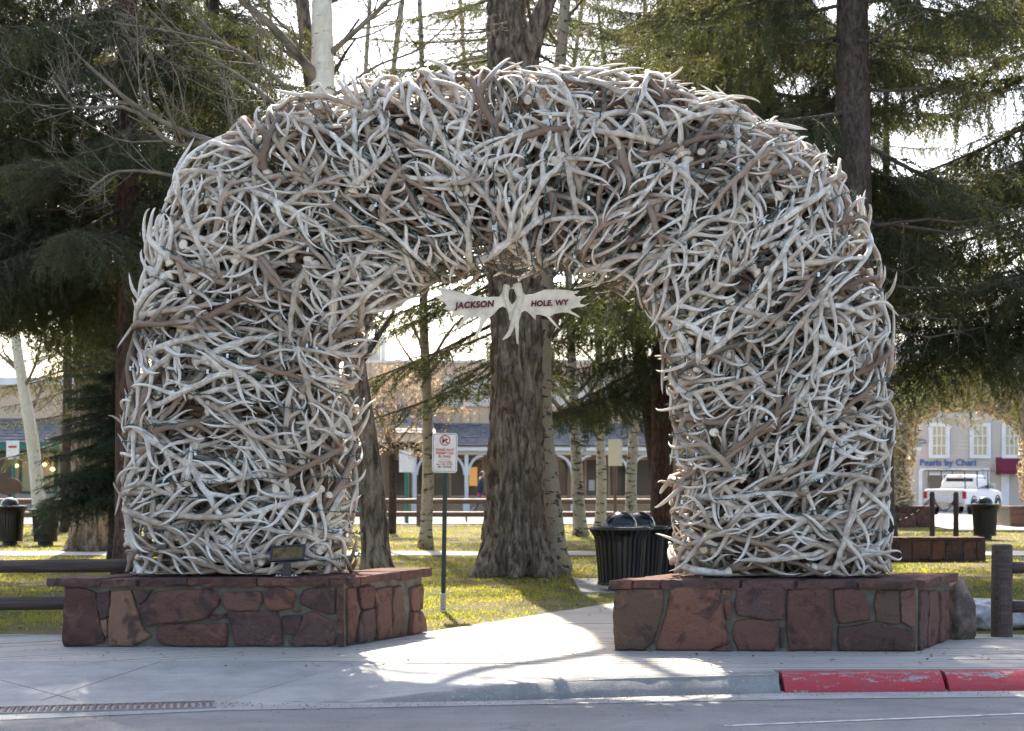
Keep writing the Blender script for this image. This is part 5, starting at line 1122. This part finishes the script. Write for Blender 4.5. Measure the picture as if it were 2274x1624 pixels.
bx(sh, 'fascia', M_WPAINT, (S(958), ye+0.02, zf0+0.14), (S(2010), ye+0.12, zf1-0.02)); bx(sh, 'beam', M_CREAM, (S(958), ye+0.2, zf0-0.02), (S(2010), ye+0.42, zf0+0.16))
YP = YS-2.4; SP = lambda px: (px-CX)*YP/F
for px in (921, 1036, 1155, 1275, 1399, 1520, 1640):
    x = SP(px); p = bx(sh, 'porch_post', M_WPAINT, (x-0.08, -2.48, 0.7), (x+0.08, -2.32, zf0-0.02)); bx(p, 'plinth', M_WPAINT, (x-0.14, -2.54, 0.0), (x+0.14, -2.26, 0.72))
    for sgn in (-1, 1):
        m = MB(); a = np.linspace(0, PI/2, 10); P = np.stack([x+sgn*(0.08+0.62*(1-np.cos(a))), 0*a-2.4, zf0-0.85+0.80*np.sin(a)], 1); m.tube(P, 0.065, 6); m.build('bracket', M_WPAINT, p)
# ground floor: recessed dark windows with frames
zw0, zw1 = 0.75, 2.35
def window(par, x0, x1, z0, z1, yf, glass, fmat, nx=2, ny=1, fw=0.07):
    g = bx(par, 'window', glass, (x0, yf-0.03, z0), (x1, yf-0.012, z1))
    for a in (x0, x1): bx(g, 'frame', fmat, (a-fw/2, yf-0.09, z0-fw/2), (a+fw/2, yf-0.031, z1+fw/2))
    for b in (z0, z1): bx(g, 'frame', fmat, (x0+fw/2, yf-0.085, b-fw/2), (x1-fw/2, yf-0.031, b+fw/2))
    for i in range(1, nx): a = x0+(x1-x0)*i/nx; bx(g, 'glazing_bar', fmat, (a-fw/3, yf-0.07, z0+fw/2), (a+fw/3, yf-0.031, z1-fw/2))
    for i in range(1, ny): b = z0+(z1-z0)*i/ny; bx(g, 'glazing_bar', fmat, (x0+fw/2, yf-0.065, b-fw/3), (x1-fw/2, yf-0.031, b+fw/3))
    return g
bx(sh, 'lower_wall', M_TAN, (S(858), -0.06, 0), (S(2010), -0.001, zf0-0.05))
for x0, x1 in ((872,908),(915,955),(962,992),(1000,1072),(1090,1150),(1238,1262),(1300,1345),(1352,1392),(1400,1470)): window(sh, S(x0), S(x1), zw0, zw1, -0.06, M_GLASS, M_TAN2, 1)
for x0, x1, mt in ((1042,1060,M_AMBER),): bx(sh, 'lit_display', mt, (S(x0), -0.16, 1.2), (S(x1), -0.152, 2.0))
bx(sh, 'poster', M_SIGN, (S(1307), -0.14, 1.0), (S(1320), -0.135, 1.45)); bx(sh, 'poster', M_BURG, (S(1440), -0.14, 1.5), (S(1462), -0.135, 2.0))
bx(sh, 'door', M_BROWN, (S(1212), -0.10, 0.0), (S(1234), -0.061, 2.2)); bx(sh, 'column', M_TAN2, (S(1265), -0.3, 0.0), (S(1285), -0.07, 2.4))
# left wing porch
yl = -3.4; sl0 = lambda py: Zp(py, YS+yl)+zb
m = MB(); m.add([((792-CX)*(YS+yl)/F,yl,sl0(962)),((968-CX)*(YS+yl)/F,yl,sl0(962)),(S(950),-0.03,Zp(900)+zb),(S(790),-0.03,Zp(900)+zb)], Q=[[0,1,2,3]]); lr = m.build('wing_roof', M_BROWN, sh)
for k in range(11):
    f0, f1 = k/11, (k+1)/11; V = []; Q = []; x = -21.0
    xa, xb = (782-CX)*(YS+yl)/F, S(955)
    x = xa
    while x < xb:
        w_ = random.uniform(.35,.55); i = len(V)
        for xx, ff, lf in ((x,f0-.02,.05),(x+w_-.02,f0-.02,.05),(x+w_-.02,f1+.02,.012),(x,f1+.02,.012)): V.append((xx, yl+(-0.03-yl)*ff, sl0(962)+(Zp(900)+zb-sl0(962))*ff+lf))
        Q.append([i,i+1,i+2,i+3]); x += w_
    m = MB(); m.add(V, Q); m.build('shingle_course', M_SHING, lr)
bx(sh, 'wing_fascia', M_TAN2, ((785-CX)*(YS+yl)/F, yl+0.01, sl0(982)), ((965-CX)*(YS+yl)/F, yl+0.15, sl0(964))); bx(sh, 'wing_column', M_TAN, (S(846), -3.3, 0), (S(856), -3.05, sl0(982))); bx(sh, 'green_column', M_GREEN, (S(800), -3.3, 0), (S(842), -3.0, sl0(978)))
bx(sh, 'dark_soffit', M_DARK, (S(845), -3.0, sl0(1000)), (S(960), -0.1, sl0(984)))
tw = bx(sh, 'chimney_tower', M_CREAM, (S(770), 0.5, Zp(806)+zb), (S(838), 3.5, Zp(762)+zb)); bx(tw, 'tower_cap', M_GALV, (S(766), 0.3, Zp(762)+zb), (S(842), 3.7, Zp(752)+zb)); bx(tw, 'flue', M_WPAINT, (S(842), 1.0, Zp(830)+zb), (S(852), 1.5, Zp(745)+zb))
# small far signs and posts in front of the shop
def post_sign(x, Y, label, plates, pmat, h, r=0.05, plate_mat=M_SIGN):
    t = thing('street_sign', (x, Y, -0.06), label, 'sign'); m = MB(); m.tube([(0,0,0),(0,0,h)], r, 8); m.build('post', pmat, t)
    for (w_, z0, z1, mt) in plates: bx(t, 'plate', mt, (-w_/2, -0.09, z0), (w_/2, -0.065, z1))
    return t
YR = 54.0
post_sign(x_(903,YR), YR, 'faded red and white street sign on a teal post', [(0.5,1.72,2.5,M_SIGN),(0.42,1.85,2.35,M_TAIL)][:1], M_GREEN, 2.5, 0.07)
post_sign(x_(1366,47.5), 47.5, 'tan back of a sign on a brown post among the aspens', [(0.42,1.9,2.7,M_CREAM)], M_BROWN, 2.65, 0.05)
t = post_sign(x_(30,52), 52, 'white and red street sign on a teal post at far left', [(0.42,2.15,2.75,M_SIGN)], M_GREEN, 2.7, 0.06); m = MB(); m.tube([(-0.13,-0.095,2.55),(0.13,-0.095,2.55)], 0.035, 6); m.build('red_mark', M_TAIL, t)
t = thing('oval_sign', (x_(20,40),40,0), 'dark oval sign board behind the bin at far left', 'sign'); m = MB(); a = np.linspace(0,2*PI,28,endpoint=False); plate(m, np.c_[0.33*np.cos(a), 1.28+0.22*np.sin(a)], -0.02, 0.02); m.build('board', M_BROWN, t); m = MB(); m.tube([(0,0.05,0),(0,0.05,1.3)], 0.05, 8); m.build('post', M_LOG, t)
t = thing('roofed_notice', (x_(163,36),36,0), 'little wooden gabled notice board beside the broad grey trunk', 'notice board')
for sgn in (-1,1):
    Mx = Matrix.Translation((sgn*0.16,0,1.0)) @ Matrix.Rotation(sgn*math.radians(62),4,'Y'); m = MB(); m.box((-0.33,-0.25,-0.02),(0.33,0.25,0.02), M=Mx); m.build('roof_board', M_RAIL, t)
m = MB(); m.box((-0.05,-0.05,0),(0.05,0.05,0.95)); m.build('post', M_RAIL, t); m = MB(); m.add([(-0.22,-0.2,0.72),(0.22,-0.2,0.72),(0,-0.2,1.2)], T=[[0,1,2]]); m.build('gable_board', M_BROWN, t)
# left shop
YL = 66.0; SL = lambda px: (px-CX)*YL/F; ZL_ = lambda py: EYE-(py-HY)*YL/F
ls = thing('shop', (0, YL, -0.1), 'shop with green window frames and warm lights behind the left aspen', 'building')
bx(ls, 'wall', M_TAN2, (SL(-260),0,0), (SL(760),8,5.4)); bx(ls, 'roof_slab', M_WPAINT, (SL(-280),-0.5,5.4), (SL(770),8.3,5.7))
V = [(SL(-260),-2.6,2.95),(SL(700),-2.6,2.95),(SL(700),-0.02,4.0),(SL(-260),-0.02,4.0)]; m = MB(); m.add(V, Q=[[0,1,2,3]]); rfl = m.build('porch_roof', M_BROWN, ls)
for k in range(8):
    f0, f1 = k/8, (k+1)/8; m = MB(); x = SL(-260); V = []; Q = []
    while x < SL(700):
        i = len(V); w_ = random.uniform(.4,.6)
        for xx, ff, lf in ((x,f0-.02,.05),(x+w_-.02,f0-.02,.05),(x+w_-.02,f1+.02,.012),(x,f1+.02,.012)): V.append((xx,-2.6+2.58*ff,2.95+1.05*ff+lf))
        Q.append([i,i+1,i+2,i+3]); x += w_
    m.add(V, Q); m.build('shingle_course', M_SHING, rfl)
bx(ls, 'fascia', M_GREEN, (SL(-260),-2.62,2.70), (SL(700),-2.5,2.94))
for px in (-120,0,125,205,330,450,570): bx(ls, 'green_post', M_GREEN, (SL(px)-0.13,-2.6,0), (SL(px)+0.13,-2.35,2.69))
bx(ls, 'sill_wall', M_GREY, (SL(-260),-0.08,0), (SL(700),-0.001,0.85))
for k, px in enumerate(range(-230, 690, 92)): g = window(ls, SL(px), SL(px+78), 0.95, 2.6, -0.02, M_GLASS if k % 3 else M_GLASSW, M_GREEN, 1, 1, 0.1)
for px, z in ((42,2.05),(104,2.1),(165,2.2),(122,1.9)): m = MB(); m.lathe([(0.0,0.1),(0.09,0.05),(0.1,-0.02),(0,-0.08)], (SL(px),-0.35,z), 10); m.build('lamp', M_WARM, ls)

# grey clapboard building beyond the far arch
YG = 86.0; SG = lambda px: (px-CX)*YG/F; ZG = lambda py: EYE-(py-HY)*YG/F
gb = thing('shop', (0, YG, -0.45), 'grey clapboard building lettered Pearls by Chari beyond the far arch', 'building'); z00 = 0.45
bx(gb, 'wall', M_GREY, (SG(1960),0,0), (SG(2480),8,ZG(785)+z00)); bx(gb, 'cornice', M_WPAINT, (SG(1950),-0.4,ZG(785)+z00), (SG(2490),8.2,ZG(768)+z00))
z = 0.2
while z < ZG(790)+z00:
    m = MB(); V = [(SG(1960),-0.035,z),(SG(2480),-0.035,z),(SG(2480),-0.006,z+0.19),(SG(1960),-0.006,z+0.19),(SG(1960),-0.001,z),(SG(2480),-0.001,z)]; m.add(V, Q=[[0,1,2,3],[0,4,5,1]]); m.build('clapboard', M_GREY, gb); z += 0.2
for a, b in ((2064,2105),(2155,2196),(2226,2266)): window(gb, SG(a)+0.12, SG(b)-0.12, ZG(1012)+z00, ZG(946)+z00, -0.04, M_GLASSW, M_WPAINT, 3, 3, 0.075)
for a, b in ((2064,2105),(2155,2196),(2226,2266)): window(gb, SG(a)+0.12, SG(b)-0.12, ZG(860)+z00, ZG(800)+z00, -0.04, M_GLASS, M_WPAINT, 3, 3, 0.075)
o = text_obj('lettering', 'Pearls by Chari', 0.50, FACE, M_BLUE, gb, bold=0.006, extr=0.02); o.location = (SG(2104), -0.08, ZG(1028)+z00)
for a, b in ((2064,2105),(2155,2196),(2226,2266)):
    for x0, x1 in ((SG(a)-0.06,SG(a)+0.07),(SG(b)-0.07,SG(b)+0.06)): bx(gb, 'window_casing', M_WPAINT, (x0,-0.14,ZG(1018)+z00), (x1,-0.041,ZG(940)+z00))
    for z0_, z1_ in ((1018,1013.5),(945,940)): bx(gb, 'window_casing', M_WPAINT, (SG(a)+0.071,-0.138,ZG(z0_)+z00), (SG(b)-0.071,-0.042,ZG(z1_)+z00))
for lo, hi in (((2041,1046),(2180,1040)),): bx(gb, 'shopfront_head', M_WPAINT, (SG(lo[0]),-0.12,ZG(lo[1])+z00), (SG(hi[0]),-0.041,ZG(hi[1])+z00))
for a in (2043, 2176): bx(gb, 'shopfront_jamb', M_WPAINT, (SG(a)-0.1,-0.12,0), (SG(a)+0.1,-0.041,ZG(1046)+z00))
window(gb, SG(2060), SG(2160), 0.7, ZG(1054)+z00, -0.045, M_GLASS, M_WPAINT, 3); bx(gb, 'door', M_WPAINT, (SG(2183),-0.1,0.1), (SG(2197),-0.045,2.4)); bx(gb, 'door', M_WPAINT, (SG(2222),-0.1,0.1), (SG(2240),-0.045,2.4))
m = MB(); zt_, zo = ZG(1016)+z00, ZG(1053)+z00; V = [(SG(2211),-0.05,zt_),(SG(2262),-0.05,zt_),(SG(2262),-0.9,zo+0.2),(SG(2211),-0.9,zo+0.2),(SG(2262),-0.9,zo),(SG(2211),-0.9,zo),(SG(2211),-0.05,zo),(SG(2262),-0.05,zo)]; m.add(V, Q=[[0,1,2,3],[3,2,4,5],[1,7,4,2]], T=[[0,3,5],[0,5,6]]); m.build('awning', M_BURG, gb)

# ------------------------------------------------------------------ pickup truck
YT = 72.0; zT = -0.28
tr = thing('pickup_truck', (x_(2093,YT)+0.1, YT, zT), 'white pickup truck with a ladder rack parked beyond the far arch', 'truck', rz=-math.radians(34))
# local: y forward, origin at the rear bumper centre
def loft(mb, secs, m=0):
    n = len(secs[0]); V = [p for s in secs for p in s]; Q = [[i*n+j, i*n+(j+1) % n, (i+1)*n+(j+1) % n, (i+1)*n+j] for i in range(len(secs)-1) for j in range(n)]
    T = [[0, j+1, j] for j in range(1,n-1)]; o = (len(secs)-1)*n; T += [[o, o+j, o+j+1] for j in range(1,n-1)]; mb.add(V, Q, T, m=m)
def sec(y, hw_, z0, z1, cr=0.08, tw=0.0): return [(-hw_+cr,y,z0),(hw_-cr,y,z0),(hw_,y,z0+cr),(hw_,y,z0+(z1-z0)*0.6),(hw_-tw,y,z1-cr),(hw_-tw-cr,y,z1),(-hw_+tw+cr,y,z1),(-hw_+tw,y,z1-cr),(-hw_,y,z0+(z1-z0)*0.6),(-hw_,y,z0+cr)]
m = MB(); loft(m, [sec(0,0.93,0.5,1.18),sec(0.06,0.96,0.45,1.2),sec(2.0,0.98,0.42,1.2),sec(3.9,0.98,0.42,1.2),sec(4.9,0.96,0.42,1.13),sec(5.5,0.92,0.45,1.05),sec(5.7,0.86,0.5,0.95)]); m.build('body', M_TRUCK, tr, smooth=False)
m = MB(); loft(m, [sec(1.95,0.88,1.19,1.22,0.01,0.0),sec(2.12,0.84,1.19,1.78,0.07,0.1),sec(2.5,0.84,1.19,1.86,0.07,0.12),sec(3.5,0.83,1.19,1.84,0.07,0.12),sec(4.25,0.82,1.17,1.2,0.01,0.0)]); m.build('cab', M_TRUCK, tr)
m = MB(); m.add([(-0.70,1.975,1.27),(0.70,1.975,1.27),(0.62,2.09,1.70),(-0.62,2.09,1.70)], Q=[[0,1,2,3]]); m.build('rear_window', M_GLASSD, tr)
for y0, y1 in ((2.35,3.0),(3.06,3.75)): m = MB(); m.add([(0.853,y0,1.24),(0.850,y1,1.24),(0.765,min(y1,3.5),1.74),(0.765,y0+0.02,1.74)], Q=[[0,1,2,3]]); m.build('side_window', M_GLASSD, tr)
for sx in (-1,1): m = MB(); m.box((sx*0.90-0.08,-0.03,0.78),(sx*0.90+0.08,0.08,1.1)); m.build('tail_light', M_TAIL, tr)
m = MB(); m.box((-0.14,2.05,1.79),(0.14,2.12,1.83)); m.build('brake_light', M_TAIL, tr)
m = MB(); m.box((-0.94,-0.16,0.42),(0.94,0.0,0.60)); m.build('bumper', M_CHROME, tr); m = MB(); m.box((-0.17,-0.175,0.45),(0.17,-0.161,0.56)); m.build('number_plate', M_CREAM, tr)
for sx in (-1,1):
    for y in (1.15, 4.7):
        m = MB(); a = np.linspace(0,2*PI,24,endpoint=False)
        for q, (rr_, xo) in enumerate(((0.0,0.12),(0.20,0.12),(0.37,0.11),(0.39,0.06),(0.39,-0.11),(0.3,-0.12))): pass
        prof = [(0.22,0.125),(0.37,0.12),(0.395,0.08),(0.395,-0.10),(0.3,-0.12)]; V = [((sx*(0.875+xo)), y+math.cos(t)*rr_, 0.395+math.sin(t)*rr_) for rr_, xo in prof for t in a]
        m.add(V, Q=[[i*24+j,i*24+(j+1)%24,(i+1)*24+(j+1)%24,(i+1)*24+j] for i in range(4) for j in range(24)]); wh = m.build('wheel', M_TYRE, tr)
        m = MB(); V = [((sx*(0.875+xo)), y+math.cos(t)*rr_, 0.395+math.sin(t)*rr_) for rr_, xo in ((0.03,0.10),(0.16,0.09),(0.225,0.127)) for t in a]; m.add(V, Q=[[i*24+j,i*24+(j+1)%24,(i+1)*24+(j+1)%24,(i+1)*24+j] for i in range(2) for j in range(24)]); m.build('rim', M_CHROME, wh)
        m = MB(); a2 = np.linspace(0,PI,14); m.tube(np.stack([np.full(14,sx*0.965), y+0.46*np.cos(a2), 0.42+0.46*np.sin(a2)],1), 0.035, 5); m.build('wheel_arch', M_TYRE, tr)
m = MB(); m.box((0.86,3.62,1.22),(1.14,3.72,1.45)); m.build('mirror', M_CHROME, tr)
m = MB()
for sx in (-1,1):
    for y in (0.25, 2.0, 3.6): m.tube([(sx*0.86,y,1.15),(sx*0.84,y,2.05)], 0.025, 6)
    m.tube([(sx*0.84,-0.2,2.05),(sx*0.84,4.6,2.05)], 0.028, 6)
for y in (0.25, 2.0, 3.6, 4.5): m.tube([(-0.84,y,2.05),(0.84,y,2.05)], 0.028, 6)
m.build('ladder_rack', M_BLACK, tr)
ldr = thing('ladder', tr.location+Vector((0,0,2.1)), 'metal ladder lying on the pickup rack', 'ladder', rz=-math.radians(34)); 
for sx in (-0.2,0.2): m = MB(); m.tube([(sx,-0.3,0.03),(sx,4.6,0.03)], 0.03, 6); m.build('stile', M_GALV, ldr)
for k in range(14): m = MB(); m.tube([(-0.2,-0.1+k*0.34,0.03),(0.2,-0.1+k*0.34,0.03)], 0.018, 5); m.build('rung', M_GALV, ldr)

# ------------------------------------------------------------------ person striding behind the big trunk
pp = thing('person', (x_(1066,52.0), 52.0, -0.06), 'person in a navy hooded top and jeans striding right past the big trunk', 'person')
J = dict(pel=(0,0,0.98), sp=(0.02,0,1.18), ch=(0.03,0,1.40), nk=(0.05,0,1.55), hd=(0.09,0,1.67), tp=(0.08,0,1.76), hl=(0,-0.09,0.95), kl=(0.20,-0.10,0.52), al=(0.16,-0.10,0.10), tl=(0.33,-0.10,0.05),
 hr=(0,0.09,0.95), kr=(-0.13,0.10,0.54), ar=(-0.46,0.10,0.26), tr=(-0.44,0.10,0.08), sl=(0.02,-0.19,1.43), el=(-0.06,-0.24,1.16), wl=(0.06,-0.22,0.96), fl=(0.10,-0.21,0.88), sr=(0.02,0.19,1.43), er=(0.0,0.25,1.15), wr=(0.16,0.22,0.98), fr=(0.20,0.21,0.91))
RD = dict(pel=.155,sp=.145,ch=.165,nk=.062,hd=.098,tp=.075,hl=.10,kl=.068,al=.048,tl=.038,hr=.10,kr=.068,ar=.048,tr=.038,sl=.075,el=.058,wl=.042,fl=.035,sr=.075,er=.058,wr=.042,fr=.035)
E = ['pel-sp','sp-ch','ch-nk','nk-hd','hd-tp','pel-hl','hl-kl','kl-al','al-tl','pel-hr','hr-kr','kr-ar','ar-tr','ch-sl','sl-el','el-wl','wl-fl','ch-sr','sr-er','er-wr','wr-fr']
ks = list(J); me = bpy.data.meshes.new('body'); me.from_pydata([J[k] for k in ks], [tuple(ks.index(q) for q in e_.split('-')) for e_ in E], [])
ob = link('body', me, pp); sm = ob.modifiers.new('skin','SKIN'); sd_ = me.skin_vertices[0].data
for i, k in enumerate(ks): sd_[i].radius = (RD[k]*0.85, RD[k]); sd_[i].use_root = (k == 'pel')
ob.modifiers.new('sub','SUBSURF').levels = 2
dg = bpy.context.evaluated_depsgraph_get(); me2 = bpy.data.meshes.new_from_object(ob.evaluated_get(dg)); ob.modifiers.clear(); ob.data = me2
M_SKIN = gloss('skin', (0.45,0.26,0.18), 0.5); M_NAVY = plain('navy_fleece', (0.03,0.04,0.075), 0.9, var=0.15, scale=12); M_JEAN = plain('blue_denim', (0.07,0.12,0.20), 0.9, var=0.2, scale=14); M_HEM = gloss('red_shirt_hem', (0.5,0.03,0.06), 0.8); M_HAIR = gloss('brown_hair', (0.06,0.035,0.02), 0.6); M_SHOE = gloss('brown_shoe', (0.22,0.14,0.09), 0.6)
me2.materials.clear()
for mt in (M_SKIN, M_NAVY, M_JEAN, M_HEM, M_HAIR, M_SHOE): me2.materials.append(mt)
for p in me2.polygons:
    c = p.center; p.use_smooth = True; arm = abs(c.y) > 0.17
    if c.z > 1.60: p.material_index = 4 if (c.z > 1.72 or c.x < 0.085) else 0
    elif c.z > 1.53: p.material_index = 0
    elif arm and c.z < 0.95: p.material_index = 0
    elif c.z > 1.02 or arm: p.material_index = 1
    elif c.z > 0.95: p.material_index = 3
    elif c.z < 0.12 or (c.x < -0.36 and c.z < 0.30): p.material_index = 5
    else: p.material_index = 2
